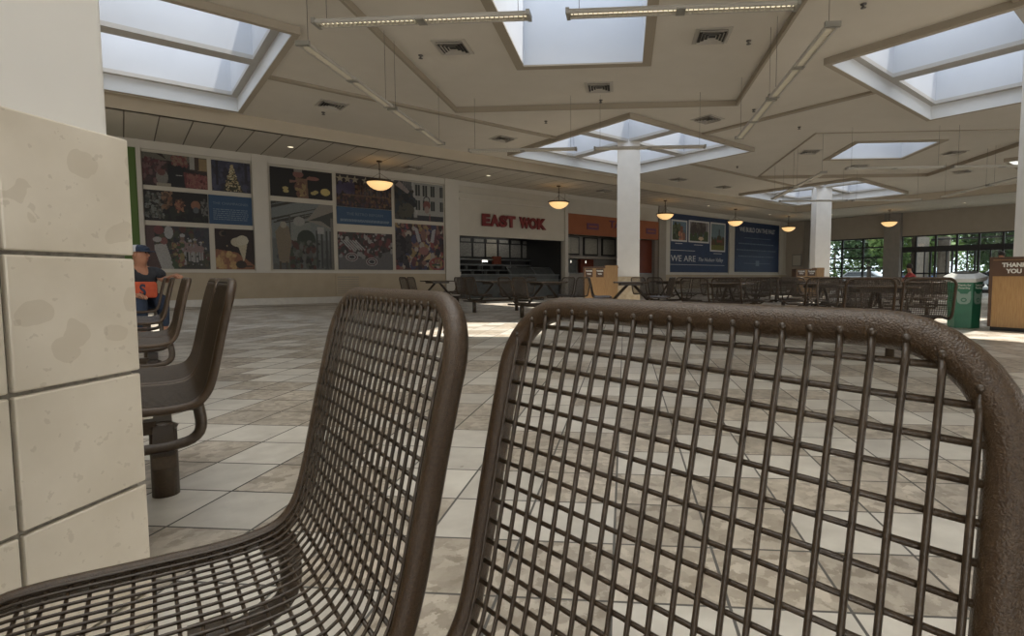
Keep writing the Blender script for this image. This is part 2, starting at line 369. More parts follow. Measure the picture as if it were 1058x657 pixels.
# ------------------------------------------------------------------ ceiling
ZC, ZL, ZR = 4.80, 4.48, 4.90       # main, low plank, raised coffer
FQ, FP = 15.56, 29.1
def rect(p0, p1, q0, q1): return [PQ(p0, q0), PQ(p1, q0), PQ(p1, q1), PQ(p0, q1)]
def xyrect(x0, x1, y0, y1): return [Vector((x0, y0, 0)), Vector((x1, y0, 0)), Vector((x1, y1, 0)), Vector((x0, y1, 0))]
HS = 2.62
diamonds = [(-.42, 12.30), (12.16, 12.02), (12.55, 2.05), (25.03, 12.02), (-.5, 1.65), (25.3, 2.0), (12.3, -8.2), (-.5, -8.5)]
cof1 = (-4.03, 2.53, 5.75, 12.85); cof2 = (5.25, 11.8, 15.54, 22.35)
def holed(name, outer, holes, z, mat, flip=True):
    loops = [[Vector((v.x, v.y, 0)) for v in outer]] + [[Vector((v.x, v.y, 0)) for v in h] for h in holes]
    tris = tessellate_polygon(loops); vs = [v + EZ * z for l in loops for v in l]
    mb = MB(); mb.add(vs, [tuple(t) for t in tris]); o = mb.build(name, mat)
    return o
cc = 1.0
main = holed('ceiling', rect(PMIN, FP, QMIN, FQ), [rect(p - HS - .1, p + HS + .1, q - HS - .1, q + HS + .1) for p, q in diamonds] + [xyrect(*cof1), xyrect(*cof2)], ZC, M_ceil)
struct(main, 'beige drywall ceiling of the food court with skylights', 'ceiling')
sk1 = (-1.95, .31, 7.95, 10.45); sk2 = (7.0, 9.35, 17.1, 19.35)
for i, (c, s) in enumerate(((cof1, sk1), (cof2, sk2))):
    o = holed('ceiling_coffer', xyrect(*c), [xyrect(*s)], ZR, M_ceil); o.name = 'ceiling'; struct(o)
    mb = MB(); x0, x1, y0, y1 = c; b = .05
    # step faces and painted edge band round the coffer
    mb.box((x0 - b, y0 - b, ZC - .02), (x0, y1 + b, ZR)); mb.box((x1, y0 - b, ZC - .02), (x1 + b, y1 + b, ZR))
    mb.box((x0, y0 - b, ZC - .02), (x1, y0, ZR)); mb.box((x0, y1, ZC - .02), (x1, y1 + b, ZR))
    struct(mb.build('trim_%d' % (2 + i), M_band))
    # skylight: flat frame and tall well
    mb = MB(); x0, x1, y0, y1 = s; f = .17; t = .05
    mb.box((x0 - f, y0 - f, ZR - .03), (x0, y1 + f, ZR), 0); mb.box((x1, y0 - f, ZR - .03), (x1 + f, y1 + f, ZR), 0)
    mb.box((x0, y0 - f, ZR - .03), (x1, y0, ZR), 0); mb.box((x0, y1, ZR - .03), (x1, y1 + f, ZR), 0)
    Z1 = ZR + 1.6
    mb.box((x0 - t, y0 - t, ZR), (x0, y1 + t, Z1), 1); mb.box((x1, y0 - t, ZR), (x1 + t, y1 + t, Z1), 1)
    mb.box((x0, y0 - t, ZR), (x1, y0, Z1), 1); mb.box((x0, y1, ZR), (x1, y1 + t, Z1), 1)
    struct(mb.build('window_%d' % (1 + i), [M_band, M_well]), ['square skylight well in the raised ceiling panel at top centre', 'square skylight well in the farther raised ceiling panel at right'][i], 'skylight')
# low plank ceiling + fascia
lowc = MB(); lowc.add([PQ(PMIN, FQ, ZL), PQ(FP, FQ, ZL), PQ(FP, QMAX, ZL), PQ(PMIN, QMAX, ZL)], [(0, 1, 2, 3)])
lowc.add([PQ(FP, QMIN, ZL), PQ(PMAX, QMIN, ZL), PQ(PMAX, QMAX, ZL), PQ(FP, QMAX, ZL)], [(0, 1, 2, 3)])
o = lowc.build('ceiling', M_plank); struct(o, 'lower plank ceiling strip along the storefronts', 'ceiling')
mb = MB(); pbox(mb, PMIN, FP + .12, FQ, FQ + .12, ZL, ZC + .02); pbox(mb, FP, FP + .12, QMIN, FQ, ZL, ZC + .02)
struct(mb.build('trim_4', M_fascia))
SKN = ['skylight of four panes at upper left beside the near pillar', 'diamond skylight of four panes round the top of the middle white column', 'skylight of four panes at upper right', 'diamond skylight round the top of the farther white column']
for i, (p, q) in enumerate(diamonds):
    mb = MB(); b = HS; t = .1
    zb = 4.68; zf = 5.0
    for (a0, a1, b0, b1) in ((p - b - t, p - b, q - b - t, q + b + t), (p + b, p + b + t, q - b - t, q + b + t), (p - b, p + b, q - b - t, q - b), (p - b, p + b, q + b, q + b + t)):
        pbox(mb, a0, a1, b0, b1, zb, zf + .08, 0)
    li = .012
    for (a0, a1, b0, b1) in ((p - b, p - b + li, q - b, q + b), (p + b - li, p + b, q - b, q + b), (p - b + li, p + b - li, q - b, q - b + li), (p - b + li, p + b - li, q + b - li, q + b)):
        pbox(mb, a0, a1, b0, b1, zb + .004, zf, 3)
    # frame bars
    e = .14; c = .17
    for (a0, a1, b0, b1) in ((-b, -b + e, -b, b), (b - e, b, -b, b), (-b + e, b - e, -b, -b + e), (-b + e, b - e, b - e, b), (-c, c, -b + e, b - e), (-b + e, -c, -c, c), (c, b - e, -c, c)):
        pbox(mb, p + a0, p + a1, q + b0, q + b1, zf, zf + .08, 1)
    Z1 = 6.45; w = .04
    for sp in ((-1, 1) if i < 4 else ()):
        for sq in (-1, 1):
            a0, a1 = sorted((p + sp * c, p + sp * (b - e))); b0, b1 = sorted((q + sq * c, q + sq * (b - e)))
            pbox(mb, a0 - w, a0, b0 - w, b1 + w, zf + .08, Z1, 2); pbox(mb, a1, a1 + w, b0 - w, b1 + w, zf + .08, Z1, 2)
            pbox(mb, a0, a1, b0 - w, b0, zf + .08, Z1, 2); pbox(mb, a0, a1, b1, b1 + w, zf + .08, Z1, 2)
    if i >= 4: mb.add([PQ(p - b, q - b, zf + .09), PQ(p + b, q - b, zf + .09), PQ(p + b, q + b, zf + .09), PQ(p - b, q + b, zf + .09)], [(0, 1, 2, 3)], 4)  # unseen diffusing panes added to stop sun patches and spread the light
    o = mb.build('window_%d' % (3 + i), [M_collar, M_frame, M_well, M_liner, M_diffuser]); struct(o, SKN[i] if i < 4 else None, 'skylight' if i < 4 else None)
# ceiling ribs between skylights
mb = MB(); zz = ZC - .05
pbox(mb, diamonds[0][0] + HS + .1, diamonds[1][0] - HS - .1, 12.2, 12.34, zz, ZC)
pbox(mb, 12.25, 12.39, 2.05 + HS + .1, 12.02 - HS - .1, zz, ZC)
pbox(mb, 12.16 + HS + .1, 25.03 - HS - .1, 11.9, 12.04, zz, ZC)
pbox(mb, -.5, -.36, 1.65 + HS + .1, 12.3 - HS - .1, zz, ZC)
pbox(mb, -.5 + HS + .1, 12.55 - HS - .1, 1.9, 2.04, zz, ZC)
struct(mb.build('trim_5', M_band))

# ------------------------------------------------------------------ columns
def column(cx, cy, w, ztile, label, near=False):
    root = empty('column', (cx, cy, 0), 0, label, 'column', None, 'structure')
    h = w / 2; r = .02
    def rr(h, r):
        pts = []
        for sx, sy, a0 in ((1, 1, 0), (-1, 1, 90), (-1, -1, 180), (1, -1, 270)):
            for k in range(5):
                a = math.radians(a0 + k * 22.5); pts.append((sx * (h - r) + r * math.cos(a), sy * (h - r) + r * math.sin(a)))
        return pts
    s = MB(); s.prism(rr(h - .02, .02), ztile, 5.06, 0, smooth=False); s.build('shaft', M_white, root)
    if near:
        T = .27; g = .004
        core = MB(); core.box((-h + .012, -h + .012, 0), (h - .012, h - .012, ztile)); core.build('grout_core', M_grout, root)
        nz = 5; tz = [ztile - T * i for i in range(nz + 1)]
        for j in range(nz):
            z1 = tz[j] - (g if j else 0); z0 = max(tz[j + 1] + g, 0.0)
            if z1 <= z0: continue
            for face in range(4):
                ca, sa = (1, 0), (0, 1)
                rot = face * math.pi / 2
                # the seams start at the far edge of the face: full tile, full tile, remainder
                ys = [h, h - T, h - 2 * T, -h]
                if face % 2: ys = [h - .0145, h - .2, h - .2 - T, -h + .0145]
                for k in range(3):
                    y1 = ys[k] - (g if k else 0); y0 = ys[k + 1] + (g if k < 2 else 0)
                    if y1 - y0 < .02: continue
                    m = MB(); 
                    m.box((h - .014, y0, z0), (h, y1, z1), 0)
                    o = m.build('stone_tile', M_pstone, root, bevel=.004); o.rotation_euler = (0, 0, rot)
    else:
        m = MB(); T = .305
        m.box((-h, -h, 0), (h, h, ztile)); m.build('tile_cladding', M_base2, root)
    return root
M_base2 = noisy('column_tile', (0.36, 0.29, 0.19), (0.46, 0.39, 0.28), 9, .35)
column(-1.52, .81, .74, 1.166, 'near pillar at left, beige stone tile below white plaster', near=True)
column(.10, 17.2, .74, .86, 'white square column in the middle, rising into a diamond skylight')
column(7.56, 10.30, .74, .86, 'white square column at right edge behind the brown waste cabinet')
column(9.2, 26.3, .74, .86, 'farthest white square column, right of the navy wall panels')

# ------------------------------------------------------------------ mural wall with two stores
STORES = ((9.76, 14.86, 2.43), (15.04, 21.06, 2.75))
mb = MB()
def wseg(p0, p1, z0, z1, mi=0): wbox(mb, p0, p1, z0, z1, -.2, 0, mi)
wseg(PMIN, 9.76, 0, 5); wseg(14.86, 15.04, 0, 5); wseg(21.06, PMAX + .2, 0, 5)
wseg(9.76, 14.86, 2.43, 5); wseg(15.04, 21.06, 2.75, 5)
struct(mb.build('wall_left', M_wall), 'long cream wall with murals and storefronts', 'wall')
mb = MB(); wbox(mb, PMIN, 9.18, 0, .98, 0, .02); wbox(mb, 21.06, PMAX, 0, .98, 0, .02); struct(mb.build('trim_6', M_wain))
mb = MB()
for a, b in ((PMIN, 9.76), (21.4, PMAX)):
    wbox(mb, a, b, .97, 1.04, 0, .05); wbox(mb, a, b, 4.26, ZL, 0, .06)
wbox(mb, 9.76, 21.4, 4.30, ZL, 0, .03); wbox(mb, 9.8, 14.9, 3.78, 3.84, 0, .03); wbox(mb, 9.8, 14.9, 4.05, 4.08, 0, .04)
struct(mb.build('trim_7', M_trim))
mb = MB(); wbox(mb, PMIN, 9.76, 0, .2, 0, .035); wbox(mb, 21.06, PMAX, 0, .2, 0, .035); struct(mb.build('baseboard_left', M_base))
mb = MB()
for a, b, z0 in ((.38, .48, .0), (2.99 + .03, 3.42, 1.04), (9.18, 9.74, 0.0), (14.88, 15.04, 0), (21.6, 21.93, 1.04), (27.3, 27.8, 1.04), (33.0, 33.4, 1.04)):
    wbox(mb, a, b, z0, ZL, 0, .09)
    if z0 == 0 and a > 5: wbox(mb, a - .02, b + .02, .9, 1.04, 0, .12)
struct(mb.build('trim_8', M_trim))
mb = MB(); wbox(mb, 21.06, 21.6, 0, ZL, 0, .10); struct(mb.build('trim_9', M_pil))
mb = MB(); wbox(mb, -2.0, .38, .98, 4.26, 0, .02)
tag(mb.build('painted_panel', M_green), 'green painted wall panel left of the murals, behind the near pillar', 'wall panel')

# --- murals: flat prints painted in a colour attribute
class Canvas:
    def __init__(s, w, h, bg, n=90, seed=1):
        s.w, s.h = w, h; s.nx = n; s.ny = max(8, int(n * h / w)); s.a = np.zeros((s.ny, s.nx, 3)); s.a[:] = bg
        xs = (np.arange(s.nx) + .5) / s.nx; ys = (np.arange(s.ny) + .5) / s.ny
        s.X, s.Y = np.meshgrid(xs, ys); s.rng = np.random.RandomState(seed)
    def put(s, m, c, k=1.0): s.a[m] = s.a[m] * (1 - k) + np.array(c) * k
    def rect(s, x0, x1, y0, y1, c, k=1.0): s.put((s.X >= x0) & (s.X <= x1) & (s.Y >= y0) & (s.Y <= y1), c, k)
    def ell(s, x, y, rx, ry, c, k=1.0): s.put(((s.X - x) / rx) ** 2 + ((s.Y - y) / ry) ** 2 < 1, c, k)
    def ring(s, x, y, rx, ry, c, t=.3):
        d = ((s.X - x) / rx) ** 2 + ((s.Y - y) / ry) ** 2; s.put((d < 1) & (d > 1 - t), c)
    def poly(s, pts, c, k=1.0):
        m = np.zeros_like(s.X, bool); n = len(pts)
        for i in range(n):
            x0, y0 = pts[i]; x1, y1 = pts[(i + 1) % n]
            cond = ((y0 > s.Y) != (y1 > s.Y)) & (s.X < (x1 - x0) * (s.Y - y0) / ((y1 - y0) or 1e-9) + x0); m ^= cond
        s.put(m, c, k)
    def star(s, x, y, r, c):
        asp = s.w / s.h; pts = []
        for i in range(10):
            a = math.pi / 2 + i * math.pi / 5; rr = r if i % 2 == 0 else r * .42
            pts.append((x + rr * math.cos(a), y + rr * asp * math.sin(a)))
        s.poly(pts, c)
    def blobs(s, n, x0, x1, y0, y1, r, cols, k=1.0):
        for _ in range(n):
            c = cols[s.rng.randint(len(cols))]; x = s.rng.uniform(x0, x1); y = s.rng.uniform(y0, y1); rr = r * s.rng.uniform(.5, 1.3)
            s.ell(x, y, rr, rr * s.w / s.h * s.rng.uniform(.7, 2.0), c, k)
    def person(s, x, y, h, shirt, legs, skin=(.25, .13, .08), hat=None):
        w = h * .22 * s.h / s.w
        s.rect(x - w * .42, x - w * .06, y, y + h * .48, legs); s.rect(x + w * .06, x + w * .42, y, y + h * .48, legs)
        s.ell(x, y + h * .62, w * .55, h * .2, shirt); s.ell(x, y + h * .88, w * .28, h * .09, skin)
        s.ell(x - w * .6, y + h * .58, w * .16, h * .16, shirt); s.ell(x + w * .6, y + h * .58, w * .16, h * .16, shirt)
        if hat: s.ell(x, y + h * .96, w * .33, h * .06, hat)
    def grain(s, k): s.a *= (1 + k * (s.rng.rand(s.ny, s.nx, 1) - .5)); s.a = np.clip(s.a, 0, 1)
    def build(s, name, M, parent, mat):
        nx, ny = s.nx, s.ny; xs = np.linspace(0, s.w, nx + 1); ys = np.linspace(0, s.h, ny + 1)
        GX, GY = np.meshgrid(xs, ys); vs = np.stack([GX.ravel(), GY.ravel(), np.zeros(GX.size)], 1)
        i = np.arange(nx)[None, :] + np.arange(ny)[:, None] * (nx + 1); i = i.ravel()
        fs = np.stack([i, i + 1, i + nx + 2, i + nx + 1], 1)
        me = bpy.data.meshes.new(name); me.from_pydata(vs.tolist(), [], fs.tolist()); me.materials.append(mat)
        at = me.color_attributes.new('print', 'FLOAT_COLOR', 'CORNER')
        col = np.ones((nx * ny, 4, 4), np.float32); col[:, :, :3] = s.a.reshape(-1, 1, 3)
        at.data.foreach_set('color', col.ravel()); me.update()
        o = bpy.data.objects.new(name, me); COL.objects.link(o)
        if parent: o.parent = parent
        o.matrix_world = M; return o
M_print = new_mat('printed_mural', (1, 1, 1), .55, spec=.3); N, L, b = nodes(M_print)
ca = N.new('ShaderNodeVertexColor'); ca.layer_name = 'print'; L.new(ca.outputs[0], b.inputs['Base Color'])
def slab(p0, p1, z0, z1, root, mat=None, t=.03, name='backing'):
    m = MB(); m.box((0, 0, -t), (p1 - p0, z1 - z0, -.001)); o = m.build(name, mat or M_trim, root); o.matrix_world = face_M(W(p0, z0, t + .0), E1); return o
def wallprint(name, p0, p1, z0, z1, label, group, cv, cat='mural', t=.03):
    root = empty(name, W(p0, z0, 0), 0, label, cat, group); bpy.context.view_layer.update()
    o = slab(p0, p1, z0, z1, root, t=t)
    pr = cv.build('print', face_M(W(p0, z0, t + .002), E1), root, M_print)
    return root
for_cv = []
blk = (.012, .010, .010); dr = (.16, .02, .02); wh = (.42, .42, .40)
G1g, G2g = 'photo murals left of the pilaster', 'photo murals right of the pilaster'
def mural(p0, p1, z0, z1, label, grp, draw, bgc, seed):
    cv = Canvas(p1 - p0, z1 - z0, bgc, int((p1 - p0) * 70), seed); draw(cv); cv.grain(.3)
    lum = cv.a.mean(2, keepdims=True); cv.a = (cv.a * .62 + lum * .38) * .58 + .006
    return wallprint('wall_mural', p0, p1, z0, z1, label, grp, cv)
def d_market(c):
    c.rect(0, 1, .8, 1, (.16, .15, .10)); c.blobs(120, 0, .35, .15, .8, .025, [(.14, .02, .03), (.08, .03, .04), (.2, .08, .08)])
    c.rect(.72, .82, .6, 1, (.4, .38, .33)); c.rect(.85, 1, .58, .97, (.38, .24, .06)); c.rect(.80, .87, .6, 1, (.08, .04, .02))
    c.poly([(.3, 1), (.2, 1), (.5, .7), (1, .42), (1, .36), (.45, .62)], (.03, .015, .015)); c.rect(.38, .65, 0, .72, (.012, .015, .02))
    c.blobs(60, .45, .68, .72, .98, .025, [(.25, .03, .03), (.3, .15, .08)]); c.poly([(.64, 0), (.62, .5), (1, .42), (1, 0)], (.2, .02, .02))
    c.blobs(130, .66, 1, .02, .45, .02, [(.3, .04, .04), (.12, .01, .01), (.35, .1, .06)]); c.ell(.29, .28, .09, .24, (.24, .22, .18)); c.ell(.28, .43, .06, .1, (.2, .05, .04)); c.rect(.2, .42, 0, .1, (.4, .34, .22)); c.rect(.5, .6, .36, .38, (.5, .5, .45))
def d_tree(c):
    c.blobs(150, 0, 1, 0, 1, .07, [(.04, .045, .11), (.06, .06, .15), (.03, .03, .06)]); c.rect(.1, .16, .2, 1, (.02, .02, .04)); c.rect(.85, .93, .3, 1, (.02, .02, .04))
    c.poly([(.28, .02), (.5, .92), (.8, .02)], (.05, .05, .02)); 
    for k in range(170):
        y = c.rng.uniform(.03, .9); hw = .25 * (1 - y / .95); x = .52 + c.rng.uniform(-hw, hw); c.ell(x, y, .018, .02, [(.6, .42, .12), (.45, .32, .1), (.7, .6, .3)][c.rng.randint(3)])
def d_costume(c):
    c.blobs(60, 0, 1, 0, .35, .05, [(.02, .03, .02), (.01, .01, .015)])
    for x, s in ((.08, .8), (.2, .75)): c.blobs(60, x - .07, x + .09, .1, .9, .02, [(.2, .22, .2), (.05, .06, .05), (.14, .13, .1)])
    c.blobs(60, .27, .42, .45, .95, .022, [(.25, .08, .01), (.12, .05, .02), (.3, .14, .04)])
    c.ell(.54, .55, .07, .17, (.36, .08, .02)); c.blobs(25, .47, .62, .3, .7, .02, [(.4, .14, .03), (.12, .03, .01)]); c.ell(.80, .58, .075, .16, (.38, .12, .03)); c.ell(.8, .42, .05, .1, (.1, .12, .14)); c.blobs(40, .88, 1, .25, .8, .018, [(.18, .17, .15), (.05, .05, .05)])
def d_band(c):
    c.blobs(200, 0, 1, .1, 1, .04, [(.06, .07, .03), (.10, .08, .03), (.03, .035, .05), (.02, .03, .02), (.12, .03, .02)]); c.rect(.75, 1, .45, 1, (.04, .05, .09), .7)
    c.poly([(.1, .55), (.3, .6), (.42, 0), (.22, 0)], (.40, .38, .35)); c.poly([(0, 0), (0, 1), (.14, 1), (.12, .4), (.22, 0)], (.12, .05, .045)); c.ell(.2, .9, .08, .1, (.22, .03, .03)); c.ell(.35, .85, .07, .15, (.4, .4, .4)); c.ell(.27, .65, .06, .08, (.28, .06, .05)); c.ell(.17, .68, .07, .06, (.4, .38, .36))
    for x, h in ((.56, .72), (.68, .5), (.76, .56), (.85, .44)): c.person(x, .1 + (.72 - h) * .4, h, (.30, .17, .16), (.34, .33, .32), hat=(.4, .4, .4))
    c.blobs(60, .5, .95, .1, .8, .014, [(.05, .05, .04), (.25, .18, .05), (.3, .3, .3), (.03, .04, .02)])
    c.blobs(40, .4, .56, .05, .6, .03, [(.3, .22, .04), (.25, .05, .03), (.05, .1, .03)])
def d_forge(c):
    c.poly([(0, .5), (.55, .42), (1, .1), (1, 0), (0, 0)], (.35, .10, .01)); c.blobs(40, 0, .5, .05, .42, .06, [(.6, .3, .02), (.45, .16, .02), (.7, .42, .05)], .7)
    c.ell(.6, .68, .2, .12, (.62, .54, .34)); c.ell(.7, .72, .16, .13, (.66, .58, .38)); c.poly([(.58, .6), (.82, .62), (.76, .3), (.72, .18)], (.6, .5, .28)); c.ell(.2, .88, .09, .07, (.16, .08, .04)); c.ell(.23, .88, .07, .055, blk); c.rect(.6, .95, .06, .1, (.05, .02, .01)); c.ell(.65, .12, .14, .1, (.04, .02, .01)); c.ell(.3, .58, .02, .02, (.5, .3, .1))
def d_chef(c):
    c.ell(.44, .82, .085, .12, (.32, .09, .06)); c.rect(.37, .50, .9, 1, (.3, .25, .2)); c.poly([(.4, .7), (.58, .68), (.6, 0), (.42, 0)], (.26, .12, .04)); c.ell(.68, .72, .1, .07, (.35, .1, .06)); c.poly([(.6, .66), (.7, .75), (.62, .8), (.52, .6)], (.3, .1, .06)); c.poly([(.3, .5), (.42, .55), (.42, .62), (.3, .6)], (.3, .1, .06))
    for x, y in ((.24, .2), (.23, .3), (.68, .2), (.72, .25), (.46, .12)): c.ell(x, y, .045, .06, (.6, .45, .06))
    c.ell(.88, .28, .08, .13, (.75, .55, .03)); c.blobs(30, .4, .56, .05, .5, .03, [(.4, .25, .04), (.2, .06, .03)])
def d_scare(c):
    c.rect(0, 1, .45, 1, (.20, .235, .23)); c.blobs(60, 0, 1, 0, .3, .05, [(.08, .09, .09), (.12, .12, .11)]); c.rect(.3, .62, .3, .85, (.24, .27, .24))
    for k in range(16):
        x = c.rng.uniform(-.2, .5); y = c.rng.uniform(.66, .95); c.poly([(x, y), (x + .45, y + .12), (x + .45, y + .13), (x, y + .02)], (.05, .045, .035))
    c.rect(.27, .29, .3, .8, (.1, .1, .08)); c.ell(.43, .72, .09, .07, (.36, .36, .32)); c.poly([(.55, .74), (.78, 1), (1, 1), (1, .62)], (.30, .27, .22)); c.poly([(.58, .74), (1, .9), (1, .62), (.8, .74)], (.06, .07, .06))
    c.ell(.54, .45, .15, .15, (.03, .05, .03)); c.blobs(110, .25, .75, .02, .42, .035, [(.05, .07, .04), (.03, .03, .03), (.10, .12, .08), (.12, .03, .02), (.16, .16, .14)])
    for x in (.7, .78, .86, .93): c.rect(x, x + .035, .02, .6, (.05, .055, .055))
    c.rect(.72, .84, .55, .65, (.4, .4, .38)); c.rect(.95, 1, 0, .8, (.18, .16, .13)); c.poly([(.05, .55), (.14, .66), (.26, .64), (.3, .42), (.25, .1), (.1, .1)], (.26, .19, .10)); c.ell(.18, .66, .05, .05, (.4, .36, .26)); c.rect(.1, .13, 0, .12, (.1, .06, .04)); c.rect(.2, .23, 0, .12, (.1, .06, .04))
def d_stars(c):
    c.blobs(260, 0, 1, .0, .68, .022, [(.14, .04, .03), (.05, .03, .07), (.22, .10, .02), (.03, .02, .02), (.1, .03, .03)]); c.blobs(40, 0, .3, .45, .75, .04, [(.07, .05, .16)]); c.rect(.1, .95, .36, .4, (.3, .14, .03), .6)
    for x in (.07, .2, .33, .52): c.star(x, .86, .075, (.42, .34, .18))
    for k in range(14): x = c.rng.uniform(.4, .95); c.rect(x, x + .008, .4, .8, (.16, .12, .1))
def d_drums(c):
    c.rect(0, 1, 0, .5, (.15, .145, .15)); c.poly([(0, .4), (.5, .3), (1, .55), (1, 1), (0, 1)], (.06, .05, .05)); c.blobs(170, 0, 1, .5, 1, .03, [(.22, .03, .04), (.35, .33, .32), (.04, .03, .03), (.1, .03, .03)]); c.blobs(60, 0, .8, .35, .6, .03, [(.2, .03, .04), (.3, .3, .3), (.05, .05, .05)])
    for x, y in ((.24, .34), (.6, .22)): c.ell(x, y, .115, .12, (.14, .03, .04)); c.ring(x, y, .11, .115, (.44, .42, .42), .3); c.ell(x, y, .07, .07, (.4, .4, .4)); c.ell(x, y, .05, .045, (.05, .05, .06))
    for k in range(6): c.poly([(.05 + k * .05, .78), (.22 + k * .05, .52), (.24 + k * .05, .54), (.07 + k * .05, .8)], (.4, .4, .4))
def d_house(c):
    c.rect(.38, 1, .08, 1, (.40, .40, .37)); c.poly([(.38, 1), (.46, .2), (.42, .15), (.34, 1)], (.5, .5, .47))
    for x in (.42, .57, .73, .93):
        for y0, y1 in ((.66, .95), (.28, .54)): c.rect(x, x + .09, y0, y1, (.04, .05, .05)); c.rect(x + .04, x + .05, y0, y1, (.3, .3, .28))
    c.blobs(80, 0, .38, .05, .85, .05, [(.03, .05, .07), (.06, .05, .04), (.02, .03, .04)]); c.blobs(30, .1, .38, .1, .4, .04, [(.10, .09, .06)]); c.poly([(.02, .88), (.1, 1), (.3, .75), (.26, .68), (.16, .76)], (.42, .32, .30))
    for k in range(5): c.rect(.17 + k * .04, .19 + k * .04, .78, 1, (.3, .3, .3))
    c.ring(.65, .56, .07, .1, (.03, .03, .04), .45); c.ell(.65, .42, .075, .12, (.3, .07, .05)); c.ell(.65, .3, .05, .1, (.4, .25, .2)); c.rect(.45, 1, 0, .14, (.05, .05, .07)); c.rect(.7, .72, 0, .2, (.4, .1, .1))
def d_parade(c):
    cols = [(.35, .03, .03), (.05, .05, .16), (.4, .25, .04), (.06, .03, .03), (.3, .12, .08), (.45, .38, .3), (.16, .03, .05), (.03, .03, .05)]
    c.blobs(300, 0, 1, .0, 1, .045, cols); c.poly([(.37, .95), (.45, .9), (.52, .62), (.45, .6)], (.42, .42, .44)); c.poly([(.83, .92), (.75, .88), (.71, .62), (.78, .6)], (.42, .42, .44)); c.ell(.66, .82, .04, .05, (.4, .2, .15)); c.poly([(.55, .2), (.7, .24), (.72, .4), (.66, .34)], (.65, .45, .15)); c.ring(.85, .14, .17, .14, (.4, .03, .03), .4); c.blobs(70, .02, .3, .2, .7, .04, [(.02, .02, .03), (.06, .05, .06)]); c.ell(.57, .42, .1, .09, (.4, .12, .1)); c.rect(.74, .92, .1, .13, (.05, .12, .05))
mural(.50, 1.93, 3.31, 4.18, 'mural photo of a market stall with red produce, top left of all', G1g, d_market, (.05, .03, .03), 1)
mural(2.03, 2.98, 3.31, 4.18, 'mural photo of a lit Christmas tree at dusk', G1g, d_tree, (.04, .045, .1), 2)
mural(.50, 1.91, 2.37, 3.19, 'dark mural photo of glowing orange costumed figures, middle of left group', G1g, d_costume, blk, 3)
mural(.50, 1.91, 1.07, 2.24, 'mural photo of a marching band and a violin player, bottom left', G1g, d_band, (.05, .05, .04), 4)
mural(2.04, 3.0, 1.07, 2.24, 'mural photo of orange molten metal with white steam', G1g, d_forge, (.03, .012, .01), 5)
mural(3.49, 5.26, 3.31, 4.19, 'mural photo of a performer with yellow peppers on black', G2g, d_chef, blk, 6)
mural(3.49, 5.26, 1.08, 3.16, 'tall mural photo of scarecrow, white lantern and porch', G2g, d_scare, (.14, .16, .15), 7)
mural(5.38, 7.19, 3.16, 4.21, 'mural photo of a night crowd under four gold stars', G2g, d_stars, (.03, .02, .025), 8)
mural(5.38, 7.19, 1.09, 2.33, 'mural photo of red and white drums lying on a street', G2g, d_drums, (.08, .08, .08), 9)
mural(7.30, 9.12, 2.87, 4.21, 'mural photo of a white house with a wreath', G2g, d_house, (.08, .08, .08), 10)
mural(7.30, 9.12, 1.10, 2.74, 'mural photo of a colourful red costume parade', G2g, d_parade, (.1, .04, .04), 11)
def textpanel(p0, p1, z0, z1, label, grp, title, rows, tsz):
    root = empty('text_panel', W(p0, z0, 0), 0, label, 'mural', grp); bpy.context.view_layer.update()
    slab(p0, p1, z0, z1, root, M_mblue)
    text('lettering', title, tsz, M_mtext, face_M(W((p0 + p1) / 2, z1 - .26, .033), E1), root, .001, align='CENTER')
    m = MB(); rg = random.Random(len(title))
    for r in range(rows):
        z = z1 - .40 - r * (z1 - z0 - .48) / rows; x = p0 + .1
        while x < p1 - .12:
            w = min(rg.uniform(.03, .12), p1 - .1 - x); wbox(m, x, x + w, z - .012, z + .012, .031, .034); x += w + .02
    o = m.build('small_print', M_mtext, root); bpy.context.view_layer.update(); o.matrix_world = Matrix()
textpanel(1.93, 2.99, 2.37, 3.19, 'blue caption panel in the left mural group', G1g, 'THE CHAMPAGNES', 6, .10)
textpanel(5.38, 7.19, 2.59, 3.15, 'blue caption panel below the gold stars photo', G2g, 'THE RETRO REFORM', 4, .13)
# wall louvre
root = empty('wall_louvre', W(5.3, .28, .02), 0, 'beige louvred vent low on the wall under the murals', 'vent'); bpy.context.view_layer.update()
m = MB(); wbox(m, 5.3, 6.05, .28, .90, .02, .03); o = m.build('backing', M_pil, root); o.matrix_world = Matrix()
m = MB()
for a, b, c, d in ((5.28, 6.07, .86, .92), (5.28, 6.07, .26, .31), (5.28, 5.33, .26, .92), (6.02, 6.07, .26, .92)): wbox(m, a, b, c, d, .02, .045)
for k in range(7): wbox(m, 5.33, 6.02, .33 + k * .075, .375 + k * .075, .03, .042)
o = m.build('slats', M_vent if False else M_wain, root); o.matrix_world = Matrix()

